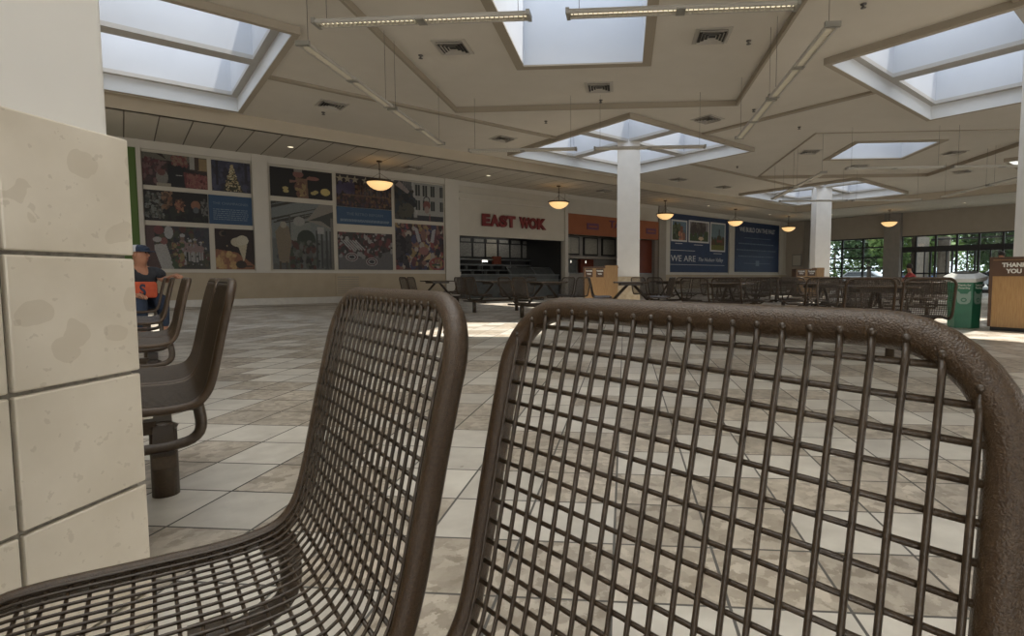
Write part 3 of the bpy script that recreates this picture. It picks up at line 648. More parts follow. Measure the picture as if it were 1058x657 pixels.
# --- navy wall panels
def childW(m, name, mat, root):
    o = m.build(name, mat, root); bpy.context.view_layer.update(); o.matrix_world = Matrix(); return o
root = empty('wall_panel', W(21.97, 1.1, 0), 0, 'navy wall panel with three framed photos reading WE ARE', 'wall panel', 'navy wall panels'); bpy.context.view_layer.update()
slab(21.97, 27.25, 1.10, 4.2, root, M_navy, name='panel')
def pic(p0, p1, z0, z1, seed, draw, root):
    m = MB(); wbox(m, p0, p1, z0, z1, .03, .05); childW(m, 'picture_frame', M_ltext, root)
    c = Canvas(p1 - p0 - .16, z1 - z0 - .16, (.1, .13, .15), 40, seed); draw(c); c.grain(.3); o = c.build('photo_print', face_M(W(p0 + .08, z0 + .08, .053), E1), root, M_print)
def dp1(c): c.rect(0, 1, .55, 1, (.12, .17, .22)); c.blobs(60, 0, .5, .1, .8, .1, [(.08, .1, .06), (.04, .05, .03)]); c.rect(.55, .75, .3, .75, (.16, .08, .06)); c.blobs(20, .5, .9, .05, .35, .08, [(.4, .2, .12), (.2, .1, .08)])
def dp2(c): c.rect(0, 1, .5, 1, (.2, .19, .2)); c.blobs(60, .1, .8, .3, .95, .08, [(.06, .05, .05), (.1, .09, .08)]); c.blobs(20, 0, 1, 0, .3, .1, [(.05, .07, .04)]); c.ell(.6, .15, .14, .1, (.45, .35, .25))
def dp3(c): c.rect(0, 1, .5, 1, (.13, .18, .2)); c.blobs(40, 0, 1, .1, .5, .1, [(.05, .06, .03), (.08, .05, .03)]); c.rect(.55, .62, .4, .8, (.04, .04, .04)); c.rect(0, 1, 0, .2, (.12, .12, .04)); c.rect(.4, .8, .3, .4, (.16, .05, .04))
pic(22.06, 23.38, 2.74, 3.88, 1, dp1, root); pic(23.52, 25.34, 2.74, 3.94, 2, dp2, root); pic(25.46, 26.9, 2.30, 3.95, 3, dp3, root)
text('lettering', 'WE ARE', .46, M_ltext, face_M(W(22.06, 1.69, .034), E1, 1.28), root, .002)
text('lettering', 'The Hudson Valley', .30, M_ltext, face_M(W(24.35, 1.72, .034), E1, 1.02), root, .001, shear=.35)
m = MB(); wbox(m, 22.0, 24.1, 2.26, 2.285, .031, .034); wbox(m, 22.0, 26.9, 1.50, 1.52, .031, .034)
for a, b, z in ((22.4, 23.0, 2.62), (24.0, 24.8, 2.60), (25.8, 26.6, 2.17)): wbox(m, a, b, z, z + .03, .031, .034)
childW(m, 'ruled_lines', M_ltext, root)
root = empty('wall_panel', W(27.85, 1.15, 0), 0, 'navy wall panel with lines of text, right of the photos', 'wall panel', 'navy wall panels'); bpy.context.view_layer.update()
slab(27.85, 32.95, 1.15, 4.2, root, M_navy, name='panel')
text('lettering', 'WE BUILD ON THE PAST', .40, M_ltext, face_M(W(30.4, 3.60, .034), E1, 1.0), root, .001, align='CENTER', space=.9)
m = MB(); rg = random.Random(4)
for a, b, z, t in ((28.9, 31.9, 3.22, .03), (28.3, 32.3, 2.85, .06), (28.1, 32.6, 2.46, .06), (28.3, 32.3, 2.08, .06), (28.9, 31.9, 1.66, .03)):
    x = a
    while x < b:
        w = min(rg.uniform(.08, .3), b - x); wbox(m, x, x + w, z, z + t, .031, .034); x += w + (.05 if t > .04 else 0)
wbox(m, 30.2, 30.6, 1.52, 1.86, .033, .037); childW(m, 'small_print', M_mtext, root)

# ------------------------------------------------------------------ East Wok store
def store_shell(p0, p1, ztop, depth, name, mats):
    m = MB(); q0 = -.2; q1 = -depth
    wbox(m, p0 - .1, p0, 0, 4, q1, q0, 0); wbox(m, p1, p1 + .1, 0, 4, q1, q0, 0)
    wbox(m, p0 - .1, p1 + .1, 0, 4, q1 - .1, q1, 1); wbox(m, p0, p1, ztop + .25, ztop + .35, q1, q0, 2)
    return struct(m.build(name, mats))
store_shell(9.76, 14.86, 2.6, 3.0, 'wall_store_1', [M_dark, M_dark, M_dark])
root = empty('store_sign', W(10.7, 2.84, 0), 0, 'red capital letters EAST WOK on the cream fascia', 'sign'); bpy.context.view_layer.update()
def letter(ch, p, w, root, z=2.84, hgt=.47):
    c = bpy.data.curves.new('letter', 'FONT'); c.body = ch; c.size = 1.0; c.extrude = .03; c.offset = .06; c.resolution_u = 4
    c.materials.append(M_redsign)
    o = bpy.data.objects.new('letter', c); COL.objects.link(o); bpy.context.view_layer.update()
    o = to_mesh(o); bpy.context.view_layer.update()
    dx = o.dimensions.x; dy = o.dimensions.y; bb = o.bound_box
    o.parent = root
    M = face_M(W(p, z, .09), E1); M = M @ Matrix.Diagonal((w / dx, hgt / dy, 1, 1)) @ Matrix.Translation((-bb[0][0], -bb[0][1], 0))
    o.matrix_world = M
for ch, p, w in (('E', 10.72, .36), ('A', 11.08, .42), ('S', 11.50, .36), ('T', 11.86, .40), ('W', 12.46, .50), ('O', 12.94, .40), ('K', 13.36, .46)): letter(ch, p, w, root)
# counter and kitchen
root = empty('service_counter', W(12.3, 0, -.6), 0, 'dark steel service counter with sneeze guards under East Wok sign', 'counter'); bpy.context.view_layer.update()
m = MB(); wbox(m, 9.8, 14.84, 0, .92, -1.0, -.35); childW(m, 'cabinet', M_dgrey, root)
m = MB(); wbox(m, 9.8, 14.84, .92, .96, -1.05, -.28); childW(m, 'worktop', M_steel, root)
for a, b in ((12.35, 13.6), (13.62, 14.6)):
    m = MB(); m.add([W(a, .96, -.4), W(b, .96, -.4), W(b, 1.22, -.75), W(a, 1.22, -.75), W(a, .97, -.41), W(b, .97, -.41), W(b, 1.23, -.76), W(a, 1.23, -.76)], [(0, 1, 2, 3), (7, 6, 5, 4), (0, 4, 5, 1), (1, 5, 6, 2), (2, 6, 7, 3), (3, 7, 4, 0)]); childW(m, 'sneeze_guard', M_dgrey, root)
    m = MB()
    for x in (a, b): m.tube([W(x, .96, -.36), W(x, 1.26, -.74)], .014, 6)
    m.tube([W(a, 1.26, -.74), W(b, 1.26, -.74)], .014, 6); childW(m, 'guard_rail', M_steel, root)
m = MB(); wbox(m, 9.8, 14.84, .70, .74, -.35, -.22); childW(m, 'tray_rail', M_steel, root)
for k in range(7):
    root = empty('menu_board', W(9.86 + k * .5, 1.68, -2.9), 0, 'backlit grey menu panel %s in the row inside East Wok' % ['farthest left', 'second from left', 'third from left', 'brightest fourth from left', 'third from right', 'second from right', 'farthest right'][k], 'menu board', 'menu boards inside East Wok'); bpy.context.view_layer.update()
    a = 10.62 + k * .66; m = MB(); wbox(m, a, a + .64, 1.74, 2.62, -2.98, -2.9); childW(m, 'frame', M_black, root)
    m = MB(); wbox(m, a + .04, a + .60, 1.76, 2.36, -2.9, -2.89); wbox(m, a + .08, a + .56, 2.42, 2.56, -2.9, -2.89); childW(m, 'menu_print', M_paper if k == 3 else M_board, root)
root = empty('kitchen_shelving', W(12, 0, -2.9), 0, 'steel back shelves with equipment behind the East Wok counter', 'shelving'); bpy.context.view_layer.update()
m = MB()
for z in (1.60, 1.36, 1.12): wbox(m, 10.6, 14.9 if z < 1.3 else 15.2, z, z + .06, -2.95, -2.5)
wbox(m, 10.6, 15.2, 0, .9, -2.95, -2.3)
for x in (10.7, 12.2, 13.7, 14.8): m.tube([W(x, .9, -2.52), W(x, 1.62, -2.52)], .015, 6)
childW(m, 'shelf', M_steel, root)
m = MB(); wbox(m, 12.75, 13.15, 1.42, 1.78, -2.6, -2.45); childW(m, 'brown_box', M_rust, root)
for k in range(12):
    x = 10.8 + k * .32; m = MB(); m.lathe([(.0, 0), (.07, 0), (.08, .12), (.05, .16), (0, .16)], 10, c=tuple(W(x, .96 if k % 2 else 1.18, -2.6))); childW(m, 'pot', M_dgrey, root)
m = MB(); wbox(m, 12.15, 12.4, 1.52, 1.58, -2.42, -2.40)
o = childW(m, 'lit_tube_lamp', new_mat('small_lamp', (1, 1, 1), .5, emis=(1, .95, .85), estr=4), root)
area('kitchen_fill', tuple(W(12.3, 2.75, -1.8)), tuple(W(12.0, 1.0, -2.3)), 3.5, .6, 9, (1.0, .95, .85))  # fill light added to brighten the dark East Wok interior
area('grill_fill', tuple(W(17.5, 2.9, -1.6)), tuple(W(17.5, 1.0, -2.6)), 4.0, .6, 9, (1.0, .93, .82))  # same kind of added fill inside the orange store
# ------------------------------------------------------------------ orange store
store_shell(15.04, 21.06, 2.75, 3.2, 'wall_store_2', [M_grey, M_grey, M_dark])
mb = MB(); wbox(mb, 15.06, 21.04, 2.75, 3.66, .002, .06)
tag(mb.build('store_fascia', M_orange), 'orange fascia panel above the second storefront', 'sign panel')
root = empty('store_sign', W(17.6, 3.1, .06), 0, 'purple lettering on the orange fascia, half behind the column', 'sign'); bpy.context.view_layer.update()
text('lettering', 'TASTY', .46, M_purple, face_M(W(17.55, 3.18, .08), E1, 1.25), root, .01, off=.01)
text('lettering', 'Grill', .26, M_purple, face_M(W(18.45, 2.94, .08), E1, 1.2), root, .01, shear=.3)
for a in (16.15, 20.1):
    root = empty('sign_badge', W(a, 3.0, .06), 0, 'small purple badge on the orange fascia %s of the column' % ('left' if a < 17 else 'right'), 'sign'); bpy.context.view_layer.update()
    m = MB(); wbox(m, a, a + .72, 3.02, 3.30, .062, .08); childW(m, 'plate', M_purple, root)
    m = MB(); wbox(m, a + .1, a + .62, 3.12, 3.19, .08, .085); childW(m, 'lettering', M_orange, root)
root = empty('service_counter', W(18, 0, -.6), 0, 'low grey counter of the orange storefront', 'counter'); bpy.context.view_layer.update()
m = MB(); wbox(m, 15.06, 21.04, 0, 1.0, -1.0, -.35); childW(m, 'cabinet', M_grey, root)
m = MB(); wbox(m, 15.06, 21.04, 1.0, 1.04, -1.05, -.3); childW(m, 'worktop', M_steel, root)
m = MB(); wbox(m, 15.06, 21.0, 1.80, 1.90, -3.1, -2.6); childW(m, 'back_shelf', M_pil, root)
for k in range(4):
    a = 16.05 + k * 1.32
    root = empty('menu_board', W(a, 2, -3.1), 0, 'framed menu board in the orange store, %s' % ['leftmost', 'second from left', 'beside the column', 'hidden edge behind the column'][k], 'menu board', 'menu boards inside the orange store'); bpy.context.view_layer.update()
    m = MB(); wbox(m, a, a + 1.0, 2.0, 2.95, -3.18, -3.1); childW(m, 'frame', M_black, root)
    m = MB(); wbox(m, a + .07, a + .93, 2.07, 2.9, -3.1, -3.09); childW(m, 'menu_print', M_paper, root)
for k, (a, b, mt) in enumerate(((15.8, 17.0, M_rust), (17.2, 18.0, M_dgrey), (18.3, 19.2, M_rust))):
    m = MB(); wbox(m, a, b, 1.06, 1.78, -3.1, -2.9)
    tag(m.build('kitchen_cabinet', mt), 'kitchen cabinet under the menu boards, %s' % ['rust red at left', 'grey in the middle', 'rust red by column'][k], 'cabinet')
mb = MB(); wbox(mb, 19.95, 21.05, 1.05, 2.74, -.45, -.4)
tag(mb.build('roller_shutter', M_rust), 'rust brown shutter right of the column under the orange fascia', 'shutter')
mb = MB()
for k in range(3): mb.ball(tuple(W(16.2 + k * .95, 1.62, -2.5)), (.03, .03, .07), 0, 8)
_lw = new_mat('tiny_lamp', (1, 1, 1), .5, emis=(1, .9, .75), estr=1.0)
for k in range(3):
    m = MB(); c = W(16.3 + k * 1.0, 1.62, -2.5); m.ball((0, 0, 0), (.028, .028, .075), 0, 8); m.tube([(0, 0, .06), (0, 0, 1.2)], .004, 4, mi=1)
    tag(m.build('pendant_bulb', [_lw, M_black], loc=c), 'small hanging bulb in the orange store, %s of three' % ['left', 'middle', 'right'][k], 'lamp', 'hanging bulbs in the orange store')

# ------------------------------------------------------------------ window wall
WP = PMAX
def vbox(m, q0, q1, z0, z1, o0=0.0, o1=-.2, mi=0):  # o positive = into the room
    a, b = sorted((WP - o0, WP - o1)); return pbox(m, a, b, q0, q1, z0, z1, mi)
mb = MB()
vbox(mb, QMIN, 4.2, 0, 5); vbox(mb, 4.2, 17.4, 3.16, 5); vbox(mb, 17.4, QMAX + .2, 0, 5); vbox(mb, 11.68, 12.44, 0, 3.16); vbox(mb, 12.44, 17.4, 0, .5)
struct(mb.build('wall_back', M_headwall), 'dark beige wall above the entrance windows', 'wall')
mb = MB(); vbox(mb, 11.60, 12.46, 0, ZL, .35, 0); struct(mb.build('trim_10', M_grey), 'grey pilaster between the two window banks', 'pilaster')
mb = MB(); vbox(mb, 17.0, 17.4, 0, ZL, .1, 0); struct(mb.build('trim_11', M_pil))
def window_bank(n, q0, q1, qs, zs, z0, z1, label, thick=.05):
    root = empty('window_%d' % n, PQ(WP, (q0 + q1) / 2, z0), 0, label, 'window', None, 'structure'); bpy.context.view_layer.update()
    m = MB()
    for q in qs: vbox(m, q - thick, q + thick, z0, z1, -.02, -.14)
    for z in zs: vbox(m, q0, q1, z - .04, z + .04, -.03, -.13)
    childW(m, 'window_frame', M_black, root)
    m = MB(); m.add([PQ(WP + .08, q0, z0), PQ(WP + .08, q1, z0), PQ(WP + .08, q1, z1), PQ(WP + .08, q0, z1)], [(0, 1, 2, 3)]); childW(m, 'window_pane', M_glass, root)
    return root
window_bank(11, 12.5, 17.3, (12.52, 13.74, 14.97, 16.2, 17.3), (.52, 1.37, 1.98, 2.59, 3.12), .5, 3.16, 'black framed window bank left of the grey pilaster')
root = window_bank(12, 4.2, 11.66, (11.62, 10.9, 9.93, 8.94, 7.96, 6.95, 5.9, 4.25), (3.13, 2.50, 2.42, 2.34, 2.27), .0, 3.16, 'black framed entrance windows and doors right of the grey pilaster')
m = MB()
for q in (10.45, 9.4, 8.45, 7.45): vbox(m, q - .03, q + .03, 0, 2.3, -.03, -.12)
vbox(m, 10.9, 11.62, 1.05, 1.12, -.03, -.12); vbox(m, 10.9, 11.62, 2.28, 2.36, -.03, -.12); vbox(m, 6.95, 10.9, 1.0, 1.08, -.03, -.12); vbox(m, 6.95, 10.9, 0, .2, -.03, -.12)
childW(m, 'door_frame', M_black, root)
# vestibule frame outside
root = empty('entrance_vestibule', PQ(WP + 2.2, 9, 0), 0, 'dark outer doorway frame seen through the entrance glass', 'door frame'); bpy.context.view_layer.update()
m = MB()
for q in (6.5, 7.6, 8.7, 9.8, 10.9): pbox(m, WP + 2.5, WP + 2.6, q - .05, q + .05, 0, 2.5)
pbox(m, WP + 2.5, WP + 2.6, 6.5, 10.9, 2.35, 2.5); pbox(m, WP + 2.5, WP + 2.6, 6.5, 10.9, 3.0, 3.1)
childW(m, 'outer_frame', M_black, root)
m = MB(); pbox(m, WP + .3, WP + 2.6, 11.0, 11.2, 0, 3.2); pbox(m, WP + 2.7, WP + 2.9, 10.0, 10.6, 0, 3.2); childW(m, 'side_wall', M_brickx, root)
# plaque
root = empty('wall_plaque', PQ(WP, 17.85, 1.5), 0, 'small framed notice on the wall left of the farthest column', 'plaque'); bpy.context.view_layer.update()
m = MB(); vbox(m, 17.55, 18.22, 1.53, 2.35, .03, 0); childW(m, 'frame', M_grey, root)
m = MB(); vbox(m, 17.62, 18.15, 1.61, 2.27, .035, .03); childW(m, 'notice', M_wall, root)
# rear shell
mb = MB(); pbox(mb, PMIN - .2, PMIN, QMIN, QMAX, 0, 5); struct(mb.build('wall_right', M_wall)); mb = MB(); pbox(mb, PMIN, PMAX, QMIN - .2, QMIN, 0, 5); struct(mb.build('wall_front', M_wall))
# low partition behind the far tables
root = empty('low_partition', PQ(28.8, 9, 0), 0, 'low brown partition with a cap in front of the entrance windows', 'partition'); bpy.context.view_layer.update()
m = MB(); pbox(m, 29.6, 29.75, 7.2, 12.6, 0, .78); childW(m, 'panel', M_wain, root)
m = MB(); pbox(m, 29.55, 29.80, 7.15, 12.65, .78, .83); childW(m, 'cap', M_dbrown, root)

# ------------------------------------------------------------------ outside
mb = MB(); pbox(mb, WP + .2, WP + 140, -80, 120, -.12, -.06); struct(mb.build('floor_outside', M_asph), 'grey parking lot outside the windows', 'ground')
mb = MB(); pbox(mb, WP + .2, WP + 6, -10, 30, -.06, -.01); struct(mb.build('trim_12', M_walk))
_leafcache = {}
def leaf_crown(rad, seed, mat):
    rg = random.Random(seed); m = MB()
    for k in range(2600):
        a = rg.uniform(0, 2 * math.pi); t = math.acos(rg.uniform(-1, 1)); rr = rad * rg.uniform(.6, 1.0) * (1 + .18 * math.sin(3 * a + seed) * math.sin(2 * t))
        c = Vector((rr * math.sin(t) * math.cos(a), rr * math.sin(t) * math.sin(a), rr * .85 * math.cos(t) - (.25 * rad if rad > 4 else 0)))
        u = Vector((rg.gauss(0, 1), rg.gauss(0, 1), rg.gauss(0, 1))).normalized(); v = u.orthogonal().normalized(); s = rg.uniform(.16, .36)
        m.add([c - u * s, c + v * s * .5, c + u * s, c - v * s * .5], [(0, 1, 2, 3)])
    return m.mesh('crown', mat)
def tree(p, q, h, rad, seed, mat, label):
    root = empty('tree', PQ(p, q, -.06), seed * .7, label, 'tree', 'trees outside the entrance')
    key = (mat.name, round(rad)); me = _leafcache.get(key) or _leafcache.setdefault(key, leaf_crown(round(rad), seed, mat))
    o = bpy.data.objects.new('crown', me); COL.objects.link(o); o.parent = root; o.location = (0, 0, h - rad * .8)
    m = MB(); m.tube([(0, 0, 0), (.05, .02, h * .3), (0, 0, h * .7)], [.2, .16, .1], 8); m.build('trunk', M_bark, root)
TREES = [(WP + 12, 26.5, 6.5, 3, 'leafy tree seen in the upper left window panes'), (WP + 17, 20.0, 7, 3, 'leafy tree seen in the middle of the left window bank'), (WP + 11, 14.6, 6.2, 3, 'leafy tree just left of the grey pilaster'),
         (WP + 18, 10.5, 6.6, 3, 'tree seen in the narrow pane right of the pilaster'), (WP + 27, 5, 7, 3, 'round tree behind the entrance doors'), (WP + 33, -2, 8, 4, 'distant tree above the right door transoms'), (WP + 20, 2, 5.5, 3, 'low tree at right end of the entrance glass')]
for k in range(9): TREES.append((WP + 46 + (k % 2) * 5, -14 + k * 10.5, 9, 5, 'tall tree far behind the parking lot, number %s from the right' % ['one', 'two', 'three', 'four', 'five', 'six', 'seven', 'eight', 'nine'][k]))
for i, (p, q, h, r, lb) in enumerate(TREES): tree(p, q, h, r, i + 1, M_leaf if i % 2 == 0 else M_leaf2, lb)
def car(p, q, rz, mat, label):
    root = empty('car', PQ(p, q, -.06), rz, label, 'car', 'cars in the parking lot')
    body = [(-2.2, .3), (2.2, .3), (2.25, .7), (1.5, .92), (.9, 1.4), (-1.1, 1.42), (-1.8, 1.0), (-2.25, .9)]
    m = MB(); n = len(body); vs = [(x, -.85, z) for x, z in body] + [(x, .85, z) for x, z in body]
    m.add(vs, [tuple(range(n)), tuple(range(2 * n - 1, n - 1, -1))] + [(i, i + n, (i + 1) % n + n, (i + 1) % n) for i in range(n)]); m.build('body', mat, root)
    g = [(1.3, .95), (.85, 1.34), (-1.05, 1.36), (-1.6, 1.0)]; m = MB(); vs = [(x, -.86, z) for x, z in g] + [(x, .86, z) for x, z in g]; n = 4
    m.add(vs, [tuple(range(n)), tuple(range(2 * n - 1, n - 1, -1))] + [(i, i + n, (i + 1) % n + n, (i + 1) % n) for i in range(n)]); m.build('car_window', M_carg, root)
    for sx in (-1.4, 1.4):
        for sy in (-.8, .8):
            m = MB(); m.tube([(sx, sy - .1, .32), (sx, sy + .1, .32)], .32, 14); m.build('wheel', M_black, root)
car(WP + 17, 16.0, math.radians(135), M_carb, 'blue car parked outside the left window bank')
car(WP + 19, 21.5, math.radians(135), M_carw, 'white car parked left of the blue one')
car(WP + 21, 11.0, math.radians(120), M_carw, 'white car beyond the entrance doors')

# ------------------------------------------------------------------ wire chairs
def smooth_path(pts, step=.012):
    P = [Vector((a, b)) for a, b in pts]; out = []
    for i in range(len(P) - 1):
        p0 = P[max(i - 1, 0)]; p1 = P[i]; p2 = P[i + 1]; p3 = P[min(i + 2, len(P) - 1)]
        n = max(2, int((p2 - p1).length / step))
        for k in range(n):
            t = k / n; out.append(.5 * ((2 * p1) + (-p0 + p2) * t + (2 * p0 - 5 * p1 + 4 * p2 - p3) * t * t + (-p0 + 3 * p1 - 3 * p2 + p3) * t ** 3))
    out.append(P[-1]); return out
PROF = smooth_path([(-.008, .820), (.010, .752), (.028, .675), (.045, .595), (.061, .52), (.078, .468), (.105, .436), (.145, .424), (.20, .421), (.30, .425), (.39, .429), (.435, .424), (.465, .405), (.475, .385)])
_S = [0.0]
for i in range(1, len(PROF)): _S.append(_S[-1] + (PROF[i] - PROF[i - 1]).length)
SL = _S[-1]
def prof(s, off=0.0):
    s = min(max(s, 0), SL); i = 0
    lo, hi = 0, len(_S) - 1
    while hi - lo > 1:
        md = (lo + hi) // 2
        if _S[md] <= s: lo = md
        else: hi = md
    t = (s - _S[lo]) / (_S[hi] - _S[lo]); p = PROF[lo].lerp(PROF[hi], t); a = PROF[max(lo - 1, 0)]; b = PROF[min(hi + 1, len(PROF) - 1)]
    tg = (b - a).normalized(); nr = Vector((-tg.y, tg.x))   # towards the sitter
    if nr.dot(Vector((1, 1))) < 0: nr = -nr
    p = p + nr * off; return p
# chair local frame: x = forward (d), y = width (w), z up
HW, RC, TR = .230, .075, .0132
def wlim(s):
    e = min(s, SL - s)
    if e >= RC: return HW
    return HW - RC + math.sqrt(max(0, RC * RC - (RC - e) ** 2))
def slim(w):
    w = abs(w)
    if w <= HW - RC: return 0.0
    x = w - (HW - RC); return RC - math.sqrt(max(0, RC * RC - x * x))
def chair_meshes():
    loop = []
    n = 9
    def P3(w, s, off=0): p = prof(s, off); return Vector((p.x, w, p.y))
    for k in range(60): loop.append(P3(HW, RC + (SL - 2 * RC) * k / 59))
    for k in range(1, n): a = math.pi / 2 * k / n; loop.append(P3(HW - RC + RC * math.cos(a), SL - RC + RC * math.sin(a)))
    for k in range(12): loop.append(P3((HW - RC) * (1 - 2 * k / 11), SL))
    for k in range(1, n): a = math.pi / 2 * (1 + k / n); loop.append(P3(-(HW - RC) + RC * math.cos(a), SL - RC + RC * math.sin(a)))
    for k in range(60): loop.append(P3(-HW, SL - RC - (SL - 2 * RC) * k / 59))
    for k in range(1, n): a = math.pi * (1 + k / n / 2); loop.append(P3(-(HW - RC) + RC * math.cos(a), RC + RC * math.sin(a)))
    for k in range(12): loop.append(P3(-(HW - RC) * (1 - 2 * k / 11), 0))
    for k in range(1, n): a = math.pi * (1.5 + k / n / 2); loop.append(P3((HW - RC) + RC * math.cos(a), RC + RC * math.sin(a)))
    fr = MB(); fr.tube(loop, TR, 14, closed=True)
    wr = MB(); r = .0025; ins = .006; NW = 22
    for k in range(NW):
        w = -.2145 + .429 * k / (NW - 1); s0 = slim(w) + ins; s1 = SL - slim(w) - ins; K = 46
        path = [P3(w, s0 + (s1 - s0) * j / K, .0085) for j in range(K + 1)]
        path[0] = P3(w, s0, .0100); wr.tube(path, r, 6)
        wr.ball(tuple(P3(w, s0 - .001, .0110)), .0034, 0, 6); wr.ball(tuple(P3(w, s1 + .001, .0110)), .0034, 0, 6)
    ns = int(SL / .0216)
    for k in range(1, ns):
        s = SL * k / ns; wl = wlim(s) - ins
        if wl < .05: continue
        wr.tube([P3(-wl, s, .0048), P3(-wl * .4, s, .0048), P3(wl * .4, s, .0048), P3(wl, s, .0048)], r, 6)
        for sg in (-1, 1): wr.ball(tuple(P3(sg * (wl + .001), s, .0085)), .0032, 0, 6)
    brs = []
    for w0 in (-.20, .20):
      br = MB()
      pts = [(.105, .424), (.100, .39), (.098, .36), (.104, .332), (.125, .312), (.16, .302), (.22, .298), (.40, .298)]
      sp = smooth_path(pts, .02); br.tube([(p.x, w0, p.y) for p in sp], .0165, 10)
      br.box((.10, w0 - .03, .412), (.14, w0 + .03, .424))
      brs.append(br.mesh('bracket', M_brown2))
    BR_SIDE.extend(brs); return fr.mesh('frame', M_brown), wr.mesh('wire_mesh', M_brown2), brs[0]
BR_SIDE = []
CH = chair_meshes()
first = [True]
proto = empty('dining_chair', (0, 0, 0)); 
for nm, me in zip(('tube_frame', 'wire_mesh', 'support_bracket'), CH):
    o = bpy.data.objects.new(nm, me); COL.objects.link(o); o.parent = proto
def place_chair(loc, ang, label, group, side=0, tall=1.015):
    """ang = facing direction of the seat (radians)"""
    r = proto if first[0] else copy_tree(proto); first[0] = False
    r.location = (loc[0], loc[1], 0); r.rotation_euler = (0, 0, ang); r.scale = (1, 1, tall)
    for ch in r.children:
        if ch.name.startswith('support_bracket'): ch.data = BR_SIDE[side]
    return tag(r, label, 'chair', group)
# ---- table unit
def rsq(h, r=.05):
    pts = []
    for sx, sy, a0 in ((1, 1, 0), (-1, 1, 90), (-1, -1, 180), (1, -1, 270)):
        for k in range(5): a = math.radians(a0 + k * 22.5); pts.append((sx * (h - r) + r * math.cos(a), sy * (h - r) + r * math.sin(a)))
    return pts
def make_table():
    root = empty('dining_table')
    m = MB(); m.prism(rsq(.36), .722, .75, smooth=True); m.build('table_top', M_tabletop, root)
    m = MB(); m.prism(rsq(.25), .675, .722); m.build('under_plate', M_brown2, root)
    for s in (-1, 1):
        m = MB(); m.tube([(s * .60, 0, 0), (s * .60, 0, .27)], .044, 18); m.lathe([(.044, .26), (.05, .272), (.03, .284)], 18, c=(s * .6, 0, 0)); m.build('post', M_brown2, root)
        m = MB(); m.box((s * .60 - .03, -.50, .245), (s * .60 + .03, .50, .281)); m.build('seat_beam', M_brown2, root)
        m = MB(); m.tube([(s * .44, 0, .28), (s * .06, 0, .69)], .03, 4); m.build('brace', M_brown2, root)
    m = MB(); m.box((-.58, -.03, .25), (.58, .03, .30)); m.build('spine_beam', M_brown2, root)
    return root
tproto = make_table(); tfirst = [True]
def place_unit(cx, cy, ang, where, table=True, skip=(), grp='far dining tables'):
    ux, uy = math.cos(ang), math.sin(ang)
    t = tproto if tfirst[0] else copy_tree(tproto); tfirst[0] = False
    t.location = (cx, cy, 0); t.rotation_euler = (0, 0, ang)
    tag(t, 'brown dining table on inverted V brace, ' + where, 'table', grp)
    seats = []
    vd = Vector((cx, cy)).normalized(); vr = Vector((vd.y, -vd.x))
    for su in (-1, 1):
        for sv in (-1, 1):
            off = Vector((su * .86 * ux - sv * .265 * uy, su * .86 * uy + sv * .265 * ux))
            seats.append((off.dot(vd), off.dot(vr), off, su, sv))
    seats.sort(key=lambda q: q[0])
    for row, dn in ((seats[:2], 'near'), (seats[2:], 'far')):
        for (f_, r_, off, su, sv), sd in zip(sorted(row, key=lambda q: q[1]), ('left', 'right')):
            place_chair((cx + off.x, cy + off.y), ang + math.pi if su > 0 else ang, 'brown mesh chair, %s %s seat, table %s' % (dn, sd, where), 'chairs of the far tables', 0 if su * sv < 0 else 1)
D45 = math.radians(45)
# near pair, placed from the photograph
def chair_between(a, b, label, group, side):
    """a: right-post base xy seen from the camera, b: left-post"""
    a = Vector((*a, 0)); b = Vector((*b, 0)); mid = (a + b) / 2; w = (b - a).normalized()
    f = Vector((w.y, -w.x, 0))
    if f.dot(Vector((-1, -1, 0))) < 0: f = -f
    ang = math.atan2(f.y, f.x); return place_chair((mid.x, mid.y), ang, label, group, side, 1.0)
NEARG = 'chairs in the near row'
c1 = chair_between((-.177, .570), (-.495, .902), 'nearest brown wire mesh chair at left centre, seat and backrest visible', NEARG, 0)
c2 = chair_between((.2265, .3245), (-.126, .620), 'nearest brown wire mesh chair at right, its backrest filling the foreground', NEARG, 1)
c2.scale = (1, 1, .994)
tn = tproto; tfirst[0] = False; tn.location = (-.15 - .61, .64 - .61, 0); tn.rotation_euler = (0, 0, D45)
tag(tn, 'brown dining table base and seat beam under the two nearest chairs', 'table', 'tables of the near row')
V = Vector((-1.46, 1.46, 0)); M0 = Vector((-.15, .625, 0))
Vr = Vector((-1.43, 1.48, 0)); VR = Vector((-.68, .733, 0)).normalized(); UR = Vector((VR.y, -VR.x, 0)); AR = math.atan2(UR.y, UR.x)
nth = ['first', 'second', 'third', 'fourth']
for k in range(1, 5):
    M = M0 + Vr * k + V - Vr - E1 * .045; v = VR; c = M - UR * .80
    t = copy_tree(tproto); t.location = (c.x, c.y, 0); t.rotation_euler = (0, 0, AR)
    tag(t, 'brown dining table base carrying the %s chair pair behind the near pillar' % nth[k - 1], 'table', 'tables of the near row')
    for s in (-1, 1):
        pos = M + v * (s * .26)
        place_chair((pos.x, pos.y), AR + math.pi, 'brown chair seen edge-on right of the near pillar, %s seat of the %s pair' % ('nearer' if s < 0 else 'farther', nth[k - 1]), NEARG, 1 if s < 0 else 0)
place_unit(-1.70, 11.40, D45, 'in front of the East Wok counter')
place_unit(-3.15, 12.95, D45, 'left of East Wok by the murals')
place_unit(-5.1, 14.3, D45, 'under the parade mural')
place_unit(.12, 11.2, math.radians(2), 'in front of the middle white column')
def camxz(px, Z):
    Xc = (px - CX) / FPX * Z; return Xc * math.cos(YAW) - Z * math.sin(YAW), Xc * math.sin(YAW) + Z * math.cos(YAW)
